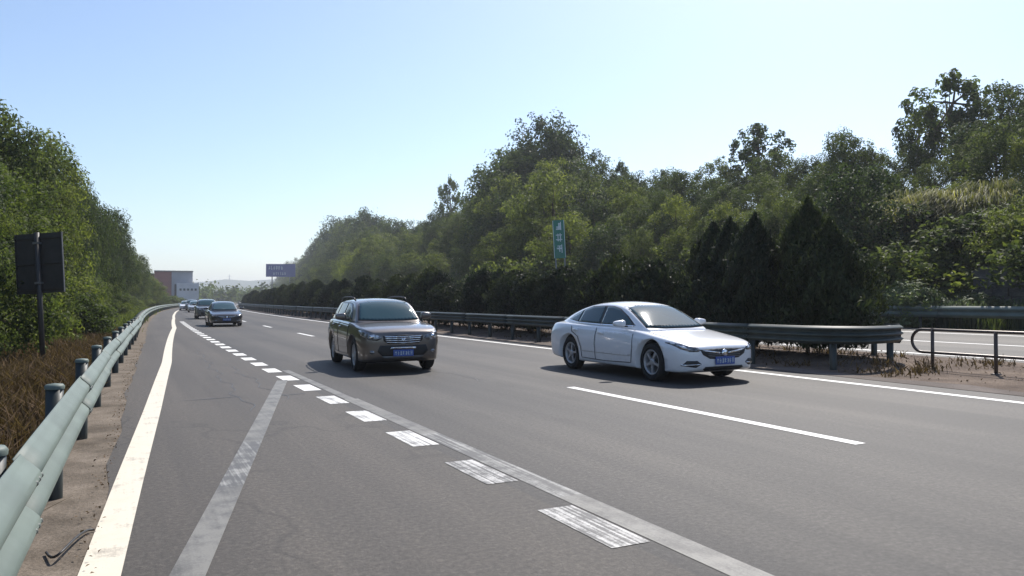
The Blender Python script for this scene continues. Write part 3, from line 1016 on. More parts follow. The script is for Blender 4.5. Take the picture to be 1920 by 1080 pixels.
        add('windshield_border', patch('windshield_border', [(-.70, 1.10), (-.3, 1.085), (.3, 1.085), (.70, 1.10), (.64, 1.33), (.58, 1.505), (.3, 1.545), (-.3, 1.545), (-.58, 1.505), (-.64, 1.33)], 'F', C, .002), 'black')
        for sd in (-1, 1):
            add('window_surround', patch('window_surround', [(1.58, 1.115), (2.6, 1.12), (3.55, 1.14), (4.2, 1.2), (4.05, 1.42), (3.5, 1.5), (2.6, 1.507), (2.28, 1.494), (2.04, 1.455), (1.82, 1.325)], 'S', C, .0025, sd), 'black')
            for ln in ([(1.46, .36), (1.41, .7), (1.44, 1.03)], [(2.61, .34), (2.625, .7), (2.6, 1.05)], [(3.09, .36), (3.11, .6), (3.24, .82), (3.54, .92), (3.58, 1.05)], [(1.47, .36), (2.3, .34), (3.09, .35)]):
                add('door_seam', ribbon('door_seam', ln, .012, 'S', B, .0075, sd), 'black')
            add('side_window', patch('side_window', [(1.66, 1.135), (2.58, 1.14), (2.58, 1.49), (2.3, 1.478), (2.08, 1.44), (1.85, 1.31)], 'S', C, .005, sd), 'glass')
            add('side_window', patch('side_window', [(2.66, 1.14), (3.52, 1.16), (3.46, 1.485), (2.66, 1.49)], 'S', C, .005, sd), 'glass')
            add('side_window', patch('side_window', [(3.60, 1.165), (4.12, 1.22), (4.02, 1.40), (3.54, 1.48)], 'S', C, .005, sd), 'glass')
            d1 = add('door', patch('door', [(1.46, .5), (1.42, .7), (1.44, .99), (2.58, 1.02), (2.6, .7), (2.58, .48)], 'S', B, .006, sd, .045, .008), 'PAINT')
            add('door_handle', patch('door_handle', [(2.30, .92), (2.50, .93), (2.50, .965), (2.30, .955)], 'S', B, .03, sd, .05, .03), 'PAINT', d1)
            d2 = add('door', patch('door', [(2.62, .48), (2.64, .7), (2.62, 1.02), (3.56, 1.035), (3.52, .92), (3.24, .82), (3.11, .6), (3.09, .48)], 'S', B, .006, sd, .045, .008), 'PAINT')
            add('door_handle', patch('door_handle', [(3.22, .95), (3.42, .96), (3.42, .99), (3.22, .98)], 'S', B, .03, sd, .05, .03), 'PAINT', d2)
            hl = add('headlight', patch('headlight', [(sd * .46, .74), (sd * .50, .80), (sd * .70, .87), (sd * .83, .92), (sd * .855, .90), (sd * .84, .80), (sd * .72, .72), (sd * .56, .70)], 'F', B, .008), 'lens')
            add('lamp_projector', patch('lamp_projector', [(sd * (.66 + .045 * math.cos(a * .7854)), .785 + .045 * math.sin(a * .7854)) for a in range(8)], 'F', B, .02), 'chrome', hl)
            fl = add('fog_lamp', patch('fog_lamp', [(sd * (.66 + .05 * math.cos(a * .7854)), .46 + .04 * math.sin(a * .7854)) for a in range(8)], 'F', B, .012), 'lens')
            bmm = bmesh.new()
            bmesh.ops.create_uvsphere(bmm, u_segments=16, v_segments=10, radius=1)
            for v in bmm.verts:
                c_ = [math.copysign(abs(t) ** .6, t) for t in v.co]
                v.co = Vector((sd * (1.01 + c_[0] * .125), 1.74 + c_[1] * (.08 - .02 * c_[0]), 1.185 + c_[2] * (.078 - .016 * c_[0])))
            mi = add('mirror', bm_mesh(bmm, 'mirror', True), 'PAINT')
            add('mirror_stalk', box_me('mirror_stalk', (sd * .88, 1.73, 1.12), (.14, .05, .03), .008), 'black', mi)
            add('roof_rail', tube_me('roof_rail', [(sd * .60, 2.05, 1.545), (sd * .615, 2.2, 1.61), (sd * .615, 2.7, 1.635), (sd * .605, 3.4, 1.635), (sd * .59, 3.85, 1.6), (sd * .58, 3.98, 1.54)], .017, 8), 'black')
            add('tail_light', patch('tail_light', [(sd * .55, .92), (sd * .78, .9), (sd * .78, 1.02), (sd * .55, 1.02)], 'R', B, .006), 'redlens')
            add('arch_trim', patch('arch_trim', [(.93 + (.415 + q_) * math.cos(a_), .37 + (.415 + q_) * math.sin(a_)) for q_, rng_ in ((0.0, range(0, 13)), (.045, range(12, -1, -1))) for a_ in [math.pi * t_ / 12 for t_ in rng_]], 'S', B, .008, sd, .12), 'black')
        gr = add('grille', patch('grille', [(-.44, .80), (0, .815), (.44, .80), (.42, .70), (.33, .63), (-.33, .63), (-.42, .70)], 'F', B, .006), 'black')
        for zz in (.665, .71, .755, .79):
            add('grille_slat', patch('grille_slat', [(-.40 + (.79 - zz) * .3, zz - .008), (-.1, zz - .02), (0, zz - .03), (.1, zz - .02), (.40 - (.79 - zz) * .3, zz - .008), (.40 - (.79 - zz) * .3, zz + .008), (0, zz - .008), (-.40 + (.79 - zz) * .3, zz + .008)], 'F', B, .014), 'chrome', gr)
        add('emblem', patch('emblem', [(0, .66), (.05, .74), (.03, .76), (0, .70), (-.03, .76), (-.05, .74)], 'F', B, .024), 'chrome', gr)
        add('air_intake', patch('air_intake', [(-.50, .60), (.50, .60), (.55, .47), (.45, .38), (-.45, .38), (-.55, .47)], 'F', B, .006), 'black')
        add('skid_plate', patch('skid_plate', [(-.45, .37), (.45, .37), (.40, .325), (-.40, .325)], 'F', B, .014), 'steel')
        add('plate_bar', patch('plate_bar', [(-.29, .525), (.29, .525), (.26, .56), (-.26, .56)], 'F', B, .02), 'chrome')
        pl = (.385, -.02)
        add('wiper', tube_me('wiper', [(-.55, 1.31, 1.135), (.05, 1.33, 1.15)], .01, 6), 'black')
        add('hood_seam', ribbon('hood_seam', [(-.70, .6), (-.72, .9), (-.74, 1.2)], .012, 'T', B, .002), 'black')
        add('hood_seam', ribbon('hood_seam', [(.70, .6), (.72, .9), (.74, 1.2)], .012, 'T', B, .002), 'black')
        add('rear_window', patch('rear_window', [(-.55, 1.16), (.55, 1.16), (.5, 1.42), (-.5, 1.42)], 'R', C, .005), 'glass')
    h = bvB.ray_cast(Vector((0, -3, pl[0] + .07)), Vector((0, 1, 0)))
    py = (h[0].y if h[0] is not None else 0) - .022
    pi = add('license_plate', box_me('license_plate', (0, py, pl[0] + .05), (.44, .014, .14), .004), 'plate')
    add('plate_characters', glyphs('plate_characters', -.19, .21, pl[0] + .005, pl[0] + .095, 7, py - .009, 5), 'glyph', pi)
    wm_ = wheel_meshes(WR, WW, 5 if sedan else 10, WR * .66)
    CACHE[kind] = (parts, wm_, fy, ry, WR, WW, track)
    return CACHE[kind]


M['redlens'] = simple('red_lamp', (.35, .01, .01), .2, 0, .1, 20, .5, 1.0)

def make_car(kind, name, label, paint_m, r, s_front_axle, scale=1.0, group=None, rim_m=None, detail=True, zs=1.0, turn=0.0):
    parts, wm_, fy, ry, WR, WW, track = car_parts(kind)
    yaw = hdg(s_front_axle + 1.4) + RAD(turn)
    a = wz(r, s_front_axle); 
    # stand on the cross-falling road: roll about the long axis
    slope = math.atan((float(gz(r + .8, s_front_axle)) - float(gz(r - .8, s_front_axle))) / 1.6)
    root = empty(name, a, 0, label, 'car', group)
    root.rotation_euler = (0, -slope, yaw)
    root.scale = (scale, scale, scale * zs)
    objs = []
    for (nm, me, m, par) in parts:
        mm = paint_m if m == 'PAINT' else M[m]
        if len(me.materials) == 0: me.materials.append(mm)
        o = bpy.data.objects.new(nm, me)
        COL.objects.link(o)
        if me.materials[0] is not mm:
            o.material_slots[0].link = 'OBJECT'; o.material_slots[0].material = mm
        o.parent = root if par is None else objs[par]
        if par is None: o.location = (0, -fy, 0)
        objs.append(o)
    for yy in (0, ry - fy):
        for sd in (-1, 1):
            w = bpy.data.objects.new('wheel', wm_['wheel']); COL.objects.link(w); w.parent = root
            w.location = (sd * track, yy, WR)
            w.rotation_euler = (random.uniform(0, 1.2), 0, 0 if sd > 0 else math.pi)
            for nm in ('tyre', 'rim'):
                o = bpy.data.objects.new(nm, wm_[nm]); COL.objects.link(o); o.parent = w
    return root


CAR_WHITE = paint('white_car_paint', (.78, .79, .81), 0, .3)
CAR_BROWN = paint('grey_brown_car_paint', (.15, .13, .115), .6, .3)
CAR_NAVY = paint('navy_car_paint', (.02, .02, .027), .4, .32)
CAR_GREY = paint('grey_car_paint', (.14, .145, .15), .5, .35)
CAR_SILVER = paint('silver_car_paint', (.5, .51, .52), .5, .35)

make_car('sedan', 'car', 'white fastback sedan in the lane beside the median', CAR_WHITE, 9.43, 11.31)
make_car('suv', 'car', 'dark grey brown sport utility vehicle with roof rails and blue plate', CAR_BROWN, 5.16, 15.95, .97, turn=-4.0)
make_car('sedan', 'car', 'dark navy sedan following the grey brown sport utility vehicle', CAR_NAVY, 4.75, 47.2)
make_car('suv', 'car', 'grey sport utility vehicle half hidden behind the dark navy sedan', CAR_GREY, 4.9, 66.5)
make_car('sedan', 'car', 'pale silver car on the far bend between the white cars and the grey utility vehicle', CAR_SILVER, 4.9, 104)
make_car('suv', 'car', 'dark car with bright glint beside the rearmost white car on the bend', CAR_GREY, 4.5, 122)
make_car('sedan', 'car', 'small white car at the tail of the traffic on the bend', CAR_WHITE, 3.6, 126)

# ------------------------------------------------------------------ vegetation prototypes
def leaf_mesh(name, c, nrm, size, m, aspect=.5, along=None, lv=None, rng=RNG):
    n = len(c)
    nrm = nrm / np.maximum(1e-6, np.linalg.norm(nrm, axis=1))[:, None]
    if along is None:
        along = rng.normal(size=(n, 3))
    u = along - nrm * np.sum(along * nrm, 1)[:, None]
    u /= np.maximum(1e-6, np.linalg.norm(u, axis=1))[:, None]
    w = np.cross(nrm, u)
    sz = size[:, None]
    bend = nrm * sz * .18
    v = np.stack([c - u * sz * .5 - bend, c + w * sz * aspect * .5, c + u * sz * .5 - bend, c - w * sz * aspect * .5], 1).reshape(-1, 3)
    me = bpy.data.meshes.new(name)
    me.vertices.add(4 * n); me.loops.add(4 * n); me.polygons.add(n)
    me.vertices.foreach_set('co', v.astype(np.float32).ravel())
    me.loops.foreach_set('vertex_index', np.arange(4 * n, dtype=np.int32))
    me.polygons.foreach_set('loop_start', np.arange(0, 4 * n, 4, dtype=np.int32))
    me.polygons.foreach_set('loop_total', np.full(n, 4, dtype=np.int32))
    me.update(calc_edges=True)
    at = me.attributes.new('lv', 'FLOAT', 'FACE')
    at.data.foreach_set('value', (rng.random(n) if lv is None else lv).astype(np.float32))
    me.materials.append(m)
    return me


def crown(name, lobes, nleaf, size, m, seed, aspect=.5, clump=22, crad=.34, droop=0.0, fill=.25):
    rng = np.random.default_rng(seed)
    cs, ns, ls = [], [], []
    tot = sum(l[3] * l[4] for l in lobes)
    for (x, y, z, rx, rz) in lobes:
        k = max(60, int(nleaf * rx * rz / tot))
        d = rng.normal(size=(clump, 3)); d /= np.linalg.norm(d, axis=1)[:, None]
        d[:, 2] = np.where(d[:, 2] < -.55, -d[:, 2], d[:, 2])
        rad = rng.uniform(.6, 1.15, clump)[:, None]
        cc = d * rad * np.array([rx, rx, rz])
        tone = rng.random(clump)
        cr = rng.uniform(.7, 1.3, clump) * crad * rx
        pick = rng.integers(0, clump, k)
        q = rng.normal(size=(k, 3)); q /= np.linalg.norm(q, axis=1)[:, None]
        q *= (rng.random(k) ** .45)[:, None]
        p = cc[pick] + q * cr[pick][:, None]
        fl = rng.random(k) < fill
        f = rng.normal(size=(k, 3)); f /= np.linalg.norm(f, axis=1)[:, None]
        p[fl] = (f * (rng.random(k) ** .5)[:, None] * np.array([rx, rx, rz]) * .85)[fl]
        cs.append(p + np.array([x, y, z]))
        ns.append(q * .8 + d[pick] * .5 + rng.normal(size=(k, 3)) * .45 + np.array([0, 0, .25]))
        ls.append(np.clip(tone[pick] * .7 + rng.random(k) * .32, 0, 1))
    c = np.concatenate(cs); n = np.concatenate(ns); lv = np.concatenate(ls)
    sz = size * rng.uniform(.6, 1.4, len(c))
    al = rng.normal(size=(len(c), 3))
    if droop: al[:, 2] -= droop
    return leaf_mesh(name, c, n, sz, m, aspect, al, lv, rng)


def trunk(name, h, r, tips, seed, m=None):
    rng = random.Random(seed)
    v, f = [], []
    pts = [Vector((0, 0, -.4))]
    for i in range(1, 7):
        pts.append(Vector((rng.uniform(-.12, .12) * h * .12 * i ** .5, rng.uniform(-.12, .12) * h * .12 * i ** .5, h * i / 6)))
    tube_into(v, f, pts, [r * (1.15 - .13 * i) for i in range(7)], 8)
    for t in tips:
        t = Vector(t)
        k = rng.randint(2, 5)
        a = pts[k]
        mid = a.lerp(t, .55) + Vector((rng.uniform(-.2, .2), rng.uniform(-.2, .2), .1 * h * .2))
        tube_into(v, f, [a, mid, t], [r * .55, r * .33, r * .1], 6)
    me = mesh_pd(name, v, f, True)
    me.materials.append(m or M['bark'])
    return me


def lobes_round(seed, H, W, n, base=.3):
    rng = random.Random(seed)
    out = []
    for i in range(n):
        a = 2 * math.pi * i / n * 1.618 * 2 + rng.uniform(-.4, .4)
        t = (i + .5) / n
        z = H * (base + (1 - base - .13) * t ** .9)
        rad = W * .5 * math.sin(math.pi * (.22 + .68 * t)) * rng.uniform(.45, .8)
        if i == n - 1: rad *= .25
        rr = W * rng.uniform(.24, .34) * (1.05 - .35 * t)
        out.append((rad * math.cos(a), rad * math.sin(a), z, rr, rr * rng.uniform(.7, .95)))
    return out


PROTO = {}

def proto(kind, H, crown_me, trunk_me):
    PROTO.setdefault(kind, []).append((H, crown_me, trunk_me))


for v_ in range(3):
    lb = lobes_round(20 + v_, 10, 7.5, 10, .28)
    proto('dark', 10, crown('crown', lb, 9000, .26, M['leaf_dark'], 100 + v_), trunk('trunk', 7, .2, [l[:3] for l in lb], v_))
    lb = lobes_round(40 + v_, 10, 7.0, 10, .25)
    proto('mid', 10, crown('crown', lb, 8500, .26, M['leaf_mid'], 120 + v_), trunk('trunk', 7, .17, [l[:3] for l in lb], 5 + v_))
for v_ in range(2):
    lb = lobes_round(60 + v_, 10, 6.0, 13, .35)
    lb = [(x * 1.15, y * 1.15, z, a * .72, b * .7) for (x, y, z, a, b) in lb]
    proto('sparse', 10, crown('crown', lb, 3600, .34, M['leaf_dark'], 140 + v_, clump=9, crad=.5, fill=.06), trunk('trunk', 8.4, .16, [l[:3] for l in lb], 9 + v_))
    lb = lobes_round(80 + v_, 10, 7.5, 11, .12)
    proto('willow', 10, crown('crown', lb, 10000, .36, M['leaf_light'], 160 + v_, aspect=.26, droop=1.6, clump=26), trunk('trunk', 6.5, .16, [l[:3] for l in lb], 13 + v_))
    lb = [(random.uniform(-1.1, 1.1), random.uniform(-1.1, 1.1), random.uniform(.3, 1.1), random.uniform(.6, .95), random.uniform(.5, .8)) for _ in range(8)]
    proto('shrub', 2, crown('crown', lb, 4500, .13, M['leaf_mid'], 180 + v_, aspect=.5), trunk('trunk', .9, .05, [l[:3] for l in lb[:5]], 17 + v_))
    proto('paleshrub', 2, crown('crown', lb, 4500, .17, M['leaf_pale'], 190 + v_, aspect=.3, droop=.6), trunk('trunk', .9, .05, [l[:3] for l in lb[:5]], 19 + v_))
    # fine-leaved trees by the guardrail
    lb = lobes_round(90 + v_, 9, 6.0, 13, .2)
    proto('near', 9, crown('crown', lb, 26000, .16, M['leaf_dark'], 200 + v_, clump=34, crad=.32), trunk('trunk', 6.4, .16, [l[:3] for l in lb], 23 + v_))
    proto('nearmid', 9, crown('crown', lobes_round(95 + v_, 9, 6.4, 12, .22), 24000, .17, M['leaf_mid'], 205 + v_, clump=26, crad=.36), trunk('trunk', 6.4, .16, [l[:3] for l in lobes_round(95 + v_, 9, 6.4, 12, .22)], 25 + v_))
    proto('nearlight', 9, crown('crown', lb, 26000, .15, M['leaf_light'], 210 + v_, clump=34, crad=.3, aspect=.4), trunk('trunk', 6.4, .12, [l[:3] for l in lb], 27 + v_))
    lb = [(random.uniform(-1.2, 1.2), random.uniform(-1.2, 1.2), random.uniform(.3, 2.2), random.uniform(.55, .9), random.uniform(.5, .8)) for _ in range(12)]
    proto('nearbush', 3, crown('crown', lb, 12000, .11, M['leaf_mid'], 220 + v_, clump=26, crad=.34), trunk('trunk', 1.5, .06, [l[:3] for l in lb[:6]], 31 + v_))


def reed_mesh(seed, n, H, W, m):
    rng = np.random.default_rng(seed)
    v, f, lv = [], [], []
    for i in range(n):
        a = rng.uniform(0, 2 * math.pi); q = W * math.sqrt(rng.random())
        b = np.array([q * math.cos(a), q * math.sin(a), 0])
        out = np.array([math.cos(a), math.sin(a), 0]) * rng.uniform(.05, .5) + rng.normal(size=3) * .12
        out[2] = 0
        h = H * rng.uniform(.45, 1.0)
        w = rng.uniform(.008, .022)
        sd = np.cross(out + np.array([0, 0, 1e-3]), [0, 0, 1]); sd = sd / (np.linalg.norm(sd) + 1e-6) * w
        p0 = b; p1 = b + out * h * .18 + np.array([0, 0, h * .55]); p2 = b + out * h * .5 + np.array([0, 0, h * .92]); p3 = b + out * h * .9 + np.array([0, 0, h * .8])
        k = len(v)
        v += [p0 - sd, p0 + sd, p1 - sd * 1.3, p1 + sd * 1.3, p2 - sd, p2 + sd, p3]
        f += [(k, k + 1, k + 3, k + 2), (k + 2, k + 3, k + 5, k + 4), (k + 4, k + 5, k + 6)]
        t = rng.random(); lv += [t, t, t]
    me = mesh_pd('blades', v, f)
    at = me.attributes.new('lv', 'FLOAT', 'FACE')
    at.data.foreach_set('value', np.array(lv, np.float32))
    me.materials.append(m)
    return me


def cypress(seed, H, W, n, m, tip=1.0):
    rng = np.random.default_rng(seed)
    t = rng.random(n) ** .85
    a = rng.uniform(0, 2 * np.pi, n)
    lump = 1 + .24 * np.sin(a * 3 + t * 9 + seed) + .2 * np.sin(a * 5 - t * 17)
    t = t * (1 - .16 * (1 + np.sin(a * 2 + seed * 1.7)) * (rng.random(n)))
    prof = np.interp(t, [0, .08, .3, .6, .85, .95, 1], [.55, .85, 1.0, .88 - .2 * (1 - tip), .62 - .3 * (1 - tip), .36 - .24 * (1 - tip), .1 - .06 * (1 - tip)]) * W / 2 * lump
    rr = prof * rng.random(n) ** .3
    c = np.stack([rr * np.cos(a), rr * np.sin(a), .28 + (H - .28) * t], 1)
    d = np.stack([np.cos(a), np.sin(a), np.full(n, .2)], 1)
    al = d * .7 + np.array([0, 0, 1.0]) + rng.normal(size=(n, 3)) * .35
    nr = d + rng.normal(size=(n, 3)) * .5
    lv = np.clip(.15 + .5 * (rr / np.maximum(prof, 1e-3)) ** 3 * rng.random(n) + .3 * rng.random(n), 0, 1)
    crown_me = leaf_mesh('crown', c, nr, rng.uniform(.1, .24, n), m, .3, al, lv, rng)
    v, f = [], []
    tube_into(v, f, [(0, 0, -.3), (0, .02, .5), (0, 0, H * .8)], [.06, .05, .02], 7)
    for q in range(4):
        w = q * 1.7 + seed
        tube_into(v, f, [(0, 0, .12), (.12 * math.cos(w), .12 * math.sin(w), .5), (.22 * math.cos(w), .22 * math.sin(w), 1.2)], [.03, .024, .012], 6)
    tm = mesh_pd('trunk', v, f, True); tm.materials.append(M['bark'])
    return crown_me, tm


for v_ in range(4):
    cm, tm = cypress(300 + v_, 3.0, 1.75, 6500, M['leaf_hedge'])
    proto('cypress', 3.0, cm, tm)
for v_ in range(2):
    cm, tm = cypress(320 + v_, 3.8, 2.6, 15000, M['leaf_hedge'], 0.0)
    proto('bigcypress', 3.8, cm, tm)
reed_protos = [reed_mesh(400 + q, 1100, 3.0, .8, M['leaf_reed']) for q in range(2)]
grass_protos = [reed_mesh(410 + q, 160, .8, .35, M['leaf_mid']) for q in range(2)]
fern_protos = [reed_mesh(420 + q, 260, 1.6, .6, M['leaf_pale']) for q in range(2)]

ROWS = {47: 'on the crest of the wooded slope', 41: 'on the upper wooded slope', 36: 'halfway up the wooded slope', 32: 'low on the wooded slope behind the far guardrail', 30: 'at the foot of the wooded slope', 44: 'just below the crest of the wooded slope', 38.5: 'in the middle of the wooded slope', 34: 'on the lower wooded slope'}
KIND = {'dark': 'dark green broadleaf tree', 'mid': 'mid green broadleaf tree', 'willow': 'yellow green fine leaved tree'}
LAB = {'dark': ('dark green broadleaf tree on the slope beyond the opposite carriageway', 'dark trees on the slope'),
       'mid': ('mid green broadleaf tree on the slope beyond the opposite carriageway', 'mid green trees on the slope'),
       'sparse': ('thin crowned tree standing above its neighbours on the slope skyline', 'thin trees on the slope skyline'),
       'willow': ('yellow green fine leaved tree on the slope beyond the opposite carriageway', 'light green trees on the slope'),
       'shrub': ('low green shrub at the foot of the wooded slope', 'shrubs at the foot of the slope'),
       'paleshrub': ('pale feathery shrub behind the far guardrail', 'pale shrubs behind the far guardrail')}
RT = random.Random(3)


def plant(kind, x, y, z, sxy, sz, label=None, cat='tree', group=None, name=None, lean=0.0):
    H, cm, tm = RT.choice(PROTO[kind])
    lab, grp = LAB.get(kind, (None, None))
    nm = name or {'shrub': 'shrub', 'paleshrub': 'shrub', 'cypress': 'cypress_tree', 'bigcypress': 'cypress_tree', 'nearbush': 'shrub'}.get(kind, 'broadleaf_tree')
    o = empty(nm, (x, y, z - .05), RT.uniform(0, 6.28), label or lab, cat, group or (grp if label is None else None))
    o.rotation_euler = (RT.uniform(-.04, .04), RT.uniform(-.04, .04) + lean, RT.uniform(0, 6.28))
    o.scale = (sxy, sxy * RT.uniform(.9, 1.1), sz)
    link('trunk', tm, None, o)
    link('crown', cm, None, o)
    return o


def plant_px(kind, px, ytop, r, wide=1.0, **kw):
    s = s_for_px(px, r)
    x, y = P(r, s)
    zg_ = float(gz(r, s))
    Z = float(x) * ST + float(y) * CT
    top = CAM_H + (HOR_Y - ytop) / F_PX * Z
    h = max(1.0, top - zg_)
    H = PROTO[kind][0][0]
    k = h / H
    return plant(kind, float(x), float(y), zg_, k * wide * (.6 + .4 / max(k, .4)) if k > 1 else k * wide, k, **kw), Z


SKY = [(380, 552), (440, 545), (500, 524), (545, 492), (575, 472), (600, 440), (650, 400), (720, 394), (755, 408), (790, 404), (815, 395), (845, 385), (880, 372), (905, 335), (930, 272), (985, 238), (1035, 215), (1075, 258), (1130, 285), (1165, 302),
       (1250, 292), (1300, 296), (1370, 278), (1430, 280), (1480, 276), (1530, 284), (1590, 242), (1640, 262), (1690, 258), (1740, 256), (1790, 236), (1835, 215), (1880, 172), (1920, 152), (2150, 140)]
def skyl(x): return float(np.interp(x, [p[0] for p in SKY], [p[1] for p in SKY]))

RL = random.Random(5)
for (r_, k_, kinds, wid, tw) in ((47, 1.0, ['dark', 'dark', 'mid'], 1.1, 5.5), (44, .93, ['dark', 'mid'], 1.1, 6.5), (41, .86, ['mid', 'dark', 'mid', 'willow'], 1.1, 5.2), (38.5, .78, ['dark', 'mid', 'willow'], 1.1, 5.5), (36, .71, ['willow', 'mid', 'dark', 'willow', 'mid'], 1.1, 4.6), (34, .62, ['mid', 'willow', 'dark'], 1.1, 4.8), (32, .53, ['willow', 'mid', 'mid', 'dark'], 1.1, 4.0)):
    px = 2130.0
    while px > 512:
        s_ = s_for_px(px, r_)
        x_, y_ = P(r_, s_)
        Z_ = float(x_) * ST + float(y_) * CT
        yt = HOR_Y - (HOR_Y - skyl(px)) * k_ * RL.uniform(.9, 1.04)
        kd = RL.choice(kinds)
        ok = True
        if r_ < 40 and 1655 < px < 1900 and kd != 'mid': kd = 'mid'
        if r_ <= 36 and 1660 < px < 1865: ok = False
        if ok:
            plant_px(kd, px, yt, r_ + RL.uniform(-1.2, 1.2), wid * RL.uniform(.85, 1.15), label=KIND[kd] + ' ' + ROWS[r_], group='trees ' + ROWS[r_])
        px -= max(9.0, tw * F_PX / Z_ * RL.uniform(.55, .85))
# trees that break the skyline
for (px, yt, r_, kd, w_, lab) in ((1790, 112, 50, 'sparse', 1.0, 'tallest thin crowned tree on the crest of the wooded slope'),
                                  (1425, 216, 50, 'sparse', .95, None), (845, 318, 50, 'sparse', .65, None), (1730, 185, 51, 'sparse', .75, None), (1165, 288, 48, 'sparse', .5, None),
                                  (1025, 208, 46, 'dark', 1.05, 'tall dark tree with domed crown rising above the slope behind the green sign'),
                                  (960, 262, 45, 'dark', .9, None), (690, 388, 47, 'dark', 1.15, None), (640, 402, 46, 'dark', 1.0, None),
                                  (1590, 236, 44, 'dark', 1.0, None), (1890, 140, 50, 'dark', 1.0, None)):
    plant_px(kd, px, yt, r_, w_, label=lab)
plant_px('dark', 1600, 300, 30.2, .95, label='large dark rounded tree behind the median nose')
plant_px('dark', 1560, 350, 30.8, .9)
for (px, yt, kd_) in ((1665, 425, 'mid'), (1715, 462, 'willow'), (1768, 478, 'mid'), (1815, 470, 'mid'), (1865, 440, 'willow'), (1915, 392, 'willow'), (1980, 400, 'mid')):
    plant_px(kd_, px, yt, 33.0 if px < 1840 else 36.5, 1.0, label='low spreading tree in front of the yellowish reeds', group='low trees in front of the reeds')
# reeds
for q in range(46):
    px = RL.uniform(1690, 1885); r_ = RL.uniform(34, 37)
    s_ = s_for_px(px, r_); p_ = wz(r_, s_, -.05)
    o = link('reed_clump', reed_protos[q % 2], None)
    o.location = p_ + Vector((0, 0, RL.uniform(.2, 1.2)))
    o.location.z = float(gz(r_, s_)) - .05
    o.rotation_euler = (0, 0, RL.uniform(0, 6))
    k_ = RL.uniform(.8, 1.1); o.scale = (k_, k_, k_)
    tag(o, 'tall yellowish reed clump on the slope above the pale shrubs', 'reeds', 'reeds on the slope')
for q in range(12):
    px = 1640 + q * 17 + RL.uniform(-8, 8)
    plant_px('paleshrub', px, RL.uniform(508, 540) if q < 9 else 548, RL.uniform(28.3, 29.2), 1.25)
for q in range(14):
    px = RL.uniform(1640, 1990); r_ = RL.uniform(27.8, 28.4)
    s_ = s_for_px(px, r_)
    o = link('fern_tuft', fern_protos[q % 2], None); o.location = wz(r_, s_, -.03); o.rotation_euler = (0, 0, RL.uniform(0, 6))
    k_ = RL.uniform(.45, .8); o.scale = (k_, k_, k_)
    tag(o, 'arching grassy tuft just behind the far guardrail', 'grass tuft', 'tufts behind the far guardrail')
px = 1600.0
while px > 470:
    plant_px('shrub', px, HOR_Y - (HOR_Y - skyl(px)) * RL.uniform(.2, .34), 29.6 + RL.uniform(-.6, .6), 1.1, cat='shrub')
    px -= RL.uniform(18, 34)

for q in range(70):
    r_ = RL.uniform(30.5, 40); px = RL.uniform(900, 2080)
    s_ = s_for_px(px, r_)
    x_, y_ = P(r_, s_)
    k_ = RL.uniform(1.0, 1.7)
    plant('shrub', float(x_), float(y_), float(gz(r_, s_)), k_ * 1.3, k_, label='green understorey bush between the trees of the wooded slope', cat='shrub', group='understorey bushes on the slope')

# retaining wall of rough stone at the far right
s_a, s_b = s_for_px(1835, 29.2), s_for_px(2150, 29.2)
wallr = empty('retaining_wall', wz(29.2, s_a), 0, 'dark stone retaining wall at the foot of the slope behind the far guardrail', 'wall')
Lw = s_a - s_b
stone_bm = [box_me('stone', (0, 0, 0), (.34, 1, 1), .03) for _ in range(1)]
stone_bm[0].materials.append(M['wall'])
zrow = .0
base_z = float(gz(29.2, s_a))
for row in range(6):
    hh = .34
    yy = RL.uniform(-.3, 0)
    while yy < Lw:
        ww = RL.uniform(.5, .95)
        o = link('stone', stone_bm[0], None, wallr)
        o.location = (RL.uniform(-.02, .02) + .04 * row, -(yy + ww / 2), zrow + hh / 2)
        o.scale = (1, ww - .02, hh - .02)
        o.rotation_euler = (0, 0, RL.uniform(-.02, .02))
        yy += ww
    zrow += hh
link('coping', box_me('coping', (.26, -Lw / 2, zrow + .05), (.55, Lw, .12), .02), M['wall'], wallr)
link('backing', box_me('backing', (.5, -Lw / 2, zrow / 2), (.5, Lw - .1, zrow), .01), M['wall'], wallr)

# ---- conifer hedge on the median
s_h = 12.3
first = True
q = 0
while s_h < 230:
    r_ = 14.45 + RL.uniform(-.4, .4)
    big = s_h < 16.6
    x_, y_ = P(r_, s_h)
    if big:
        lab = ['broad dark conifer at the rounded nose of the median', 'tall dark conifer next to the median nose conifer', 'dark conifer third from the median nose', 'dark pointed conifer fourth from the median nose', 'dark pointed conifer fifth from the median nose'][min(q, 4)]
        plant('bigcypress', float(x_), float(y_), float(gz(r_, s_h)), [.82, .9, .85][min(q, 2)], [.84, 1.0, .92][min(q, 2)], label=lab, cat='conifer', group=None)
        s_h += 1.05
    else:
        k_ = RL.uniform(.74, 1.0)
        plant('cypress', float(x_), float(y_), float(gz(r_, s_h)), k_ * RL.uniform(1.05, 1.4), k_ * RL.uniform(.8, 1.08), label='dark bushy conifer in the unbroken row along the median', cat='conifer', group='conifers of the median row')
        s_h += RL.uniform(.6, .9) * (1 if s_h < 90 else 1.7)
    q += 1

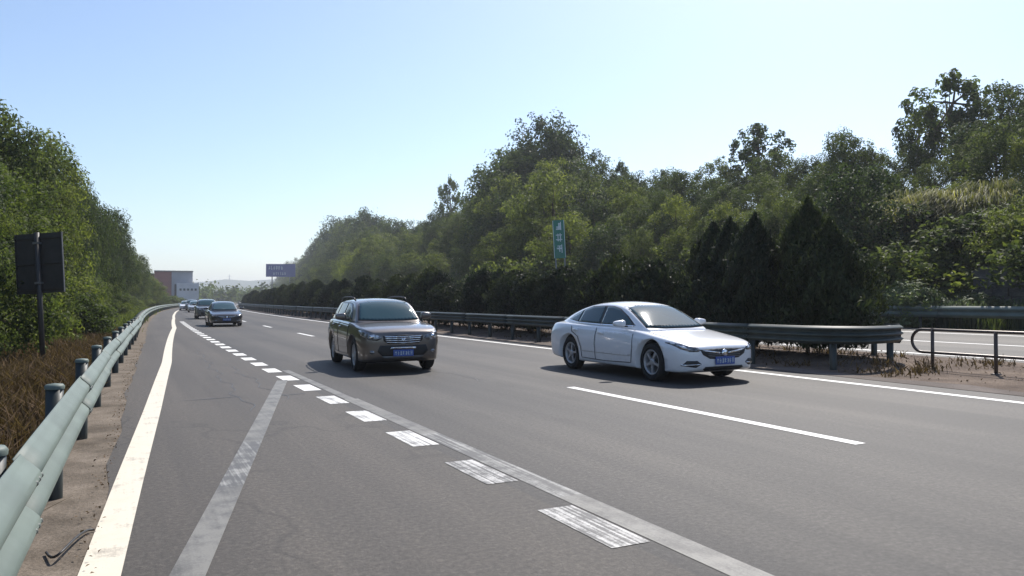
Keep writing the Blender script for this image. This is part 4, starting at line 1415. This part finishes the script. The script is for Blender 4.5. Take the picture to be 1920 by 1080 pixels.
# ---- trees and bushes on the left
LSKY = [(-300, 150), (0, 190), (60, 195), (110, 240), (135, 300), (150, 335), (200, 362), (228, 400), (240, 450), (262, 470), (272, 520), (300, 552)]
RLf = random.Random(21)
def left_tree(kind, r, s, h, w, **kw):
    x, y = P(r, s)
    H = PROTO[kind][0][0]
    return plant(kind, float(x), float(y), float(gz(r, s)), w, h / H, **kw)
GL = 'leafy trees behind the roadside guardrail'
for (r, s, h, w, kd) in ((-6.2, 22, 6.5, .8, 'near'), (-5.2, 27, 6.9, .75, 'near'), (-5.0, 32.5, 8.0, .8, 'near'), (-5.4, 38, 9.6, .85, 'near'), (-4.4, 44, 10.4, .8, 'near'), (-4.0, 50, 10.4, .75, 'near'), (-3.7, 57, 10.2, .72, 'near'),
                         (-3.5, 64, 9.8, .72, 'near'), (-3.4, 72, 9.6, .7, 'near'), (-3.3, 81, 9.6, .7, 'near'), (-3.3, 92, 9.6, .7, 'near'), (-3.3, 104, 9.6, .7, 'near'), (-3.2, 118, 9.4, .7, 'near'), (-3.2, 135, 8.4, .7, 'near'), (-3.2, 153, 7.0, .65, 'near'), (-3.4, 175, 5.0, .6, 'near'),
                         (-9, 30, 8.5, .9, 'near'), (-9.5, 38, 10, .95, 'near'), (-9, 47, 11, 1.0, 'near'), (-8, 58, 11, .95, 'near'), (-10, 22, 8, .9, 'near'), (-10, 14, 7.5, .9, 'near')):
    alt = int(s * 7) % 5 in (1, 3)
    left_tree('nearmid' if alt else kd, r, s, h * RLf.uniform(.82, 1.1), w * RLf.uniform(.9, 1.15), label=('olive green leafy tree' if alt else 'dark leafy tree') + (' in the back row' if r < -7 else ' in the front row') + ' behind the roadside guardrail', cat='tree', group=GL)
for (r, s, h, w) in ((-5.4, 17.5, 4.6, .5), (-4.7, 21.5, 5.0, .5), (-4.6, 24.5, 5.2, .48), (-3.9, 29, 4.4, .45), (-7, 16, 5.8, .6)):
    left_tree('nearlight', r, s, h, w, label='yellow green leafy tree crowding the back of the road sign', cat='tree', group='light trees around the road sign')
for i_ in range(22):
    s_ = 18.5 + i_ * 3.6 + RLf.uniform(-1, 1)
    r_ = float(guard_r(s_)) - RLf.uniform(2.5, 3.4) - (2.2 if s_ < 20.5 else 0)
    h_ = RLf.uniform(2.2, 3.4) * (1 if s_ < 70 else .7)
    left_tree('nearbush', r_, s_, h_, RLf.uniform(.9, 1.15), label='green bush leaning toward the roadside guardrail', cat='shrub', group='bushes behind the roadside guardrail')
for i_ in range(34):
    s_ = 95 + i_ * 5
    r_ = float(guard_r(s_)) - RLf.uniform(2.2, 9)
    left_tree('nearbush', r_, s_, RLf.uniform(1.6, 3.2), RLf.uniform(1.0, 1.6), label='rounded green bush on the outside of the far bend', cat='shrub', group='bushes on the far bend')

# dry grass and litter: nobody could count the blades
def blades(name, rs, ss, h, m, lab, seed, lean=.5, width=.008):
    rng = np.random.default_rng(seed)
    n = len(rs)
    x, y = P(rs, ss); z = gz(rs, ss) - .04
    a = rng.uniform(0, 2 * np.pi, n)
    hh = h * rng.uniform(.4, 1.2, n)
    d = np.stack([np.cos(a), np.sin(a)], 1) * (lean * hh * rng.random(n))[:, None]
    w = width * rng.uniform(.6, 1.6, n)
    b = rng.uniform(0, 2 * np.pi, n)
    sx, sy = np.cos(b) * w, np.sin(b) * w
    v = np.empty((n, 5, 3))
    v[:, 0] = np.stack([x - sx, y - sy, z], 1); v[:, 1] = np.stack([x + sx, y + sy, z], 1)
    v[:, 2] = np.stack([x + sx * .8 + d[:, 0] * .4, y + sy * .8 + d[:, 1] * .4, z + hh * .6], 1)
    v[:, 3] = np.stack([x - sx * .8 + d[:, 0] * .4, y - sy * .8 + d[:, 1] * .4, z + hh * .6], 1)
    v[:, 4] = np.stack([x + d[:, 0], y + d[:, 1], z + hh], 1)
    base = np.arange(n)[:, None] * 5
    me = bpy.data.meshes.new(name)
    fq = (base + np.array([[0, 1, 2, 3]])); ft = (base + np.array([[3, 2, 4]]))
    loops = np.concatenate([fq.ravel(), ft.ravel()]).astype(np.int32)
    me.vertices.add(5 * n); me.loops.add(7 * n); me.polygons.add(2 * n)
    me.vertices.foreach_set('co', v.astype(np.float32).ravel())
    me.loops.foreach_set('vertex_index', loops)
    me.polygons.foreach_set('loop_start', np.concatenate([np.arange(0, 4 * n, 4), 4 * n + np.arange(0, 3 * n, 3)]).astype(np.int32))
    me.polygons.foreach_set('loop_total', np.concatenate([np.full(n, 4), np.full(n, 3)]).astype(np.int32))
    me.update(calc_edges=True)
    t = rng.random(n)
    at = me.attributes.new('lv', 'FLOAT', 'FACE')
    at.data.foreach_set('value', np.concatenate([t, t]).astype(np.float32))
    me.materials.append(m)
    o = link(name, me)
    return tag(o, lab, 'grass', kind='stuff')

rg2 = np.random.default_rng(77)
def tufts(n, r0, r1, s0, s1, k, spread, rng=rg2, pw=1.0):
    nt = n // k
    tr = rng.uniform(r0, r1, nt); ts = s0 + (s1 - s0) * rng.random(nt) ** pw
    r = np.repeat(tr, k) + rng.normal(size=nt * k) * spread
    s = np.repeat(ts, k) + rng.normal(size=nt * k) * spread
    return r, s
r_, s_ = tufts(60000, -6.5, -.5, 4, 45, 24, .14, pw=1.5)
r_ = r_ + (guard_r(s_) + .5)
keep = r_ < guard_r(s_) - .22
blades('dry_grass', r_[keep], s_[keep], .4, M['dry'], 'dry brown grass and stalks behind the roadside guardrail', 1, lean=1.5, width=.012)
r_, s_ = tufts(20000, -3.2, -1.0, 40, 120, 24, .3)
r_ = r_ + (guard_r(s_) + .5)
blades('green_grass', r_, s_, .6, M['leaf_light'], 'fresh green grass along the far roadside guardrail', 2, width=.02)
r_, s_ = tufts(2200, 12.75, 16.6, 9.5, 40, 20, .16, pw=2.0)
blades('dry_grass', r_, s_, .2, M['dry'], 'sparse dry weeds on the median soil', 3, lean=1.6, width=.012)
r_, s_ = tufts(16000, 27.3, 31, -12, 60, 20, .3)
blades('green_grass', r_, s_, .7, M['leaf_mid'], 'rough green grass at the foot of the wooded slope', 4, width=.02)
# fallen leaves on verge and median
def litter(name, r, s, lab, seed, size=.06):
    rng = np.random.default_rng(seed)
    x, y = P(r, s); n = len(x)
    c = np.stack([x, y, gz(r, s) + .02 + rng.random(n) * .02], 1)
    nn = rng.normal(size=(n, 3)) * .5 + np.array([0, 0, 1])
    o = link(name, leaf_mesh(name, c, nn, size * rng.uniform(.5, 1.5, n), M['litter'], .6, None, None, rng))
    return tag(o, lab, 'leaf litter', kind='stuff')
r_, s_ = tufts(5000, -5, -.6, 4, 30, 10, .4)
r_ = r_ + guard_r(s_) + .5
keep = r_ < guard_r(s_) - .1
litter('fallen_leaves', r_[keep], s_[keep], 'brown fallen leaves among the dry roadside grass', 5, .09)
r_, s_ = tufts(1400, 12.4, 16.8, -6, 25, 7, .3)
litter('fallen_leaves', r_, s_, 'brown leaf litter and clods on the median soil', 6, .05)
s_ = rg2.uniform(3, 30, 500); r_ = guard_r(s_) + .38 - np.abs(rg2.normal(size=500)) * .1
litter('grit', r_, s_, 'dark grit and leaves gathered along the asphalt edge', 8, .025)

# scrap of black cable lying by the near guardrail post
link_pts = []
for t in np.linspace(0, 1, 14):
    p = wz(-.42 + .24 * t, 5.35 - .25 * math.sin(t * 5) + .15 * t, .012 + .05 * math.sin(t * math.pi) ** 2)
    link_pts.append(p)
tag(link('cable_scrap', tube_me('cable_scrap', link_pts, .008, 6), M['black']), 'short black cable curling out from under the guardrail', 'cable')

# ------------------------------------------------------------------ signs
x_, y_ = pg(81, 690, 0)
sb = empty('road_sign', (x_, y_, 0), 0, 'back of a weathered rectangular road sign on a steel post', 'sign')
sb.rotation_euler = (0, RAD(-3.5), RAD(-30))
link('post', tube_me('post', [(0, 0, -.3), (0, 0, 3.05)], .055, 12), M['signback'], sb)
pw, ph, pz = 1.12, 1.36, 2.36
pn = link('panel', box_me('panel', (0, .07, pz), (pw, .012, ph), .003), M['signback'], sb)
for zz in (-.5, 0, .5):
    link('stiffener', box_me('stiffener', (0, .05, pz + zz * 1.15), (pw * .98, .03, .05), .004), M['signback'], pn)
for xx in (-1, 1):
    link('edge_flange', box_me('edge_flange', (xx * (pw / 2 - .012), .052, pz), (.02, .035, ph), .004), M['steel'] if xx > 0 else M['signback'], pn)
for zz in (-.45, .45):
    link('clamp', box_me('clamp', (0, 0, pz + zz), (.14, .13, .05), .008), M['steel'], sb)

# green place-name board beyond the opposite carriageway
s_ = s_for_px(1056, 27.5)
gp_ = wz(27.5, s_)
gs = empty('place_name_sign', gp_, 0, 'tall narrow green sign with white characters among the slope trees', 'sign')
Zs = gp_.x * ST + gp_.y * CT
zt2 = CAM_H + (HOR_Y - 412) / F_PX * Zs - gp_.z; zb2 = CAM_H + (HOR_Y - 484) / F_PX * Zs - gp_.z
gs.rotation_euler = (0, RAD(-3), RAD(-35))
wS = 22 / F_PX * Zs
pn = link('panel', box_me('panel', (0, 0, (zt2 + zb2) / 2), (wS, .04, zt2 - zb2), .006), M['signgreen'], gs)
fr = bmesh.new()
for xx in (-1, 1): bm_box(fr, (xx * wS * .47, -.026, (zt2 + zb2) / 2), (wS * .045, .008, (zt2 - zb2) * .97))
link('border', bm_mesh(fr, 'border'), M['glyph'], pn)
link('characters', glyphs('characters', -wS * .28, wS * .28, zb2 + .18, zt2 - .12, 3, -.03, 4, vert=True), M['glyph'], pn)
for xx in (-1, 1):
    link('post', tube_me('post', [(xx * wS * .38, .07, -.4), (xx * wS * .38, .07, zt2 - .1)], .05, 10), M['steel'], gs)

# blue board far down the road
Zs = 300.0
Xs = (526 - 960) / F_PX * Zs
bp_ = Vector((Xs * CT + Zs * ST, Zs * CT - Xs * ST, 0))
bb = empty('billboard', bp_, -TH + RAD(4), 'blue lettered board rising behind the far trees', 'sign')
zt2 = CAM_H + (HOR_Y - 495) / F_PX * Zs - bp_.z; zb2 = CAM_H + (HOR_Y - 519) / F_PX * Zs - bp_.z
wS = 54 / F_PX * Zs
pn = link('panel', box_me('panel', (0, 0, (zt2 + zb2) / 2), (wS, .3, zt2 - zb2), .02), M['signblue'], bb)
hh = zt2 - zb2
link('characters', glyphs('characters', -wS * .42, wS * .1, zb2 + hh * .55, zt2 - hh * .15, 6, -.17, 8), M['glyph'], pn)
link('characters', glyphs('characters', -wS * .25, wS * .2, zb2 + hh * .14, zb2 + hh * .38, 6, -.17, 9), M['glyph'], pn)
link('frame', box_me('frame', (0, .25, (zt2 + zb2) / 2), (wS * .98, .15, hh * .9), .01), M['steel'], bb)
for xx in (-.3, .3):
    link('post', tube_me('post', [(xx * wS, .5, -.6), (xx * wS, .5, zt2 - .3)], .22, 12), M['steel'], bb)

# ------------------------------------------------------------------ far buildings
BX = 312.0
BET = math.atan((BX - 960) / F_PX)
BZ = 250.0
BD = BZ / math.cos(BET)
def far_box(parent, name, px0, px1, y0, y1, front, depth, m):
    """a block of the warehouse: photo columns and rows give its face, `front` metres before or behind the wall line"""
    a = BD * math.tan(math.atan((px0 - 960) / F_PX) - BET); b = BD * math.tan(math.atan((px1 - 960) / F_PX) - BET)
    zt, zb = CAM_H + (HOR_Y - y0) / F_PX * BZ, CAM_H + (HOR_Y - y1) / F_PX * BZ
    return link(name, box_me(name, ((a + b) / 2, front + depth / 2, (zt + zb) / 2), (b - a, depth, zt - zb), .05), m, parent)
fbld = empty('warehouse', (math.sin(TH + BET) * BD, math.cos(TH + BET) * BD, 0), -TH - BET, 'red and grey clad warehouse beyond the far bend', 'building')
far_box(fbld, 'wall', 225, 289, 514, 575, 0, 16, M['red_clad'])
far_box(fbld, 'wall', 289, 321.5, 509, 575, -.6, 16, M['red_clad'])
far_box(fbld, 'wall', 321.5, 361, 509, 575, -1.0, 16, M['grey_clad'])
far_box(fbld, 'lower_wall', 331, 372, 531, 575, -4, 5, M['pale_clad'])
far_box(fbld, 'roof_edge', 288.5, 362, 507.4, 509.2, -1.5, 17, M['steel'])
far_box(fbld, 'roof_edge', 224, 288.4, 512.6, 514.4, -.5, 16, M['steel'])
far_box(fbld, 'door', 327, 330.5, 533, 575, -1.4, .5, M['black'])
for q in range(5):
    far_box(fbld, 'window', 336 + q * 7, 340 + q * 7, 541, 545, -4.2, .3, M['glass'])

# far hills and woods
def ridge(name, D, x0, x1, prof, depth, m, lab):
    rng = random.Random(int(D))
    xs = np.linspace(x0, x1, 90)
    v, f = [], []
    for i, px in enumerate(xs):
        zt = CAM_H + (HOR_Y - (prof(px) + rng.uniform(-1.2, 1.2))) / F_PX * D
        for (dz, h) in ((-depth, -2.0), (-depth * .4, zt * .62 + rng.uniform(-1, 1)), (0, zt), (depth * .6, zt * .7), (depth * 1.4, -2.0)):
            Z = D + dz; X = (px - 960) / F_PX * D
            v.append((X * CT + Z * ST, Z * CT - X * ST, h))
    for i in range(len(xs) - 1):
        for j in range(4):
            a = i * 5 + j
            f.append((a, a + 5, a + 6, a + 1))
    o = link(name, mesh_pd(name, v, f, True), m)
    return tag(o, lab, 'hill', kind='structure')
ridge('hill', 1900, -900, 2900, lambda x: np.interp(x, [-900, 200, 370, 430, 470, 560, 800, 1400, 2900], [528, 530, 529, 524, 526, 522, 528, 520, 530]), 350, M['hills'], 'hazy green ridge on the horizon')
ridge('hill', 1000, -700, 2700, lambda x: np.interp(x, [-700, 200, 370, 420, 480, 560, 900, 2700], [542, 544, 541, 537, 541, 536, 542, 540]), 160, M['hills'], 'nearer wooded rise in the valley beyond the bend')
# scattered far wood as one mass
rw = np.random.default_rng(9)
n = 240
cx, cn, cl = [], [], []
for i in range(n):
    Z = rw.uniform(330, 800); px = rw.uniform(230, 640)
    X = (px - 960) / F_PX * Z
    h = rw.uniform(5, 11); w = h * rw.uniform(.5, .8)
    q = rw.normal(size=(130, 3)); q /= np.linalg.norm(q, axis=1)[:, None]
    c = q * (rw.random(130) ** .4)[:, None] * np.array([w, w, h * .55]) + np.array([X * CT + Z * ST, Z * CT - X * ST, h * .5])
    cx.append(c); cn.append(q + rw.normal(size=(130, 3)) * .4); cl.append(np.clip(rw.random() * .6 + rw.random(130) * .4, 0, 1))
cx = np.concatenate(cx)
fw = link('far_wood', leaf_mesh('far_wood', cx, np.concatenate(cn), rw.uniform(1.0, 2.4, len(cx)), M['leaf_mid'], .6, None, np.concatenate(cl), rw))
tag(fw, 'distant scattered woodland in the valley', 'woodland', kind='stuff')
pyl = empty('lattice_mast', (0, 0, 0), -TH, 'thin mast on the crest of the hazy ridge', 'mast')
Xp = (430 - 960) / F_PX * 1880
zt = CAM_H + (HOR_Y - 514) / F_PX * 1880; zb = CAM_H + (HOR_Y - 527) / F_PX * 1880
link('mast', tube_me('mast', [(Xp, 1880, zb - 6), (Xp, 1880, zt)], [1.6, .5], 6), M['steel'], pyl)
link('crossarm', tube_me('crossarm', [(Xp - 5, 1880, zt - 5), (Xp + 5, 1880, zt - 5)], .4, 6), M['steel'], pyl)

# ------------------------------------------------------------------ haze
HAZE = 0.00042
if HAZE > 0:
    hz = link('haze', box_me('haze', (0, 0, 0), (1, 1, 1)))
    xs_, ys_ = (-4300, 6000), (-4300, 6000)
    hz.location = (sum(xs_) / 2, sum(ys_) / 2, 36)
    hz.scale = (xs_[1] - xs_[0], ys_[1] - ys_[0], 82)
    hm = bpy.data.materials.new('haze_air'); hm.use_nodes = True
    hm.node_tree.nodes.clear()
    pv = hm.node_tree.nodes.new('ShaderNodeVolumePrincipled'); ho = hm.node_tree.nodes.new('ShaderNodeOutputMaterial')
    pv.inputs['Color'].default_value = (.86, .9, .97, 1)
    pv.inputs['Density'].default_value = HAZE
    pv.inputs['Anisotropy'].default_value = .3
    hm.node_tree.links.new(pv.outputs[0], ho.inputs['Volume'])
    hz.data.materials.append(hm)
    tag(hz, 'thin pale haze over the whole valley', 'haze', kind='stuff')
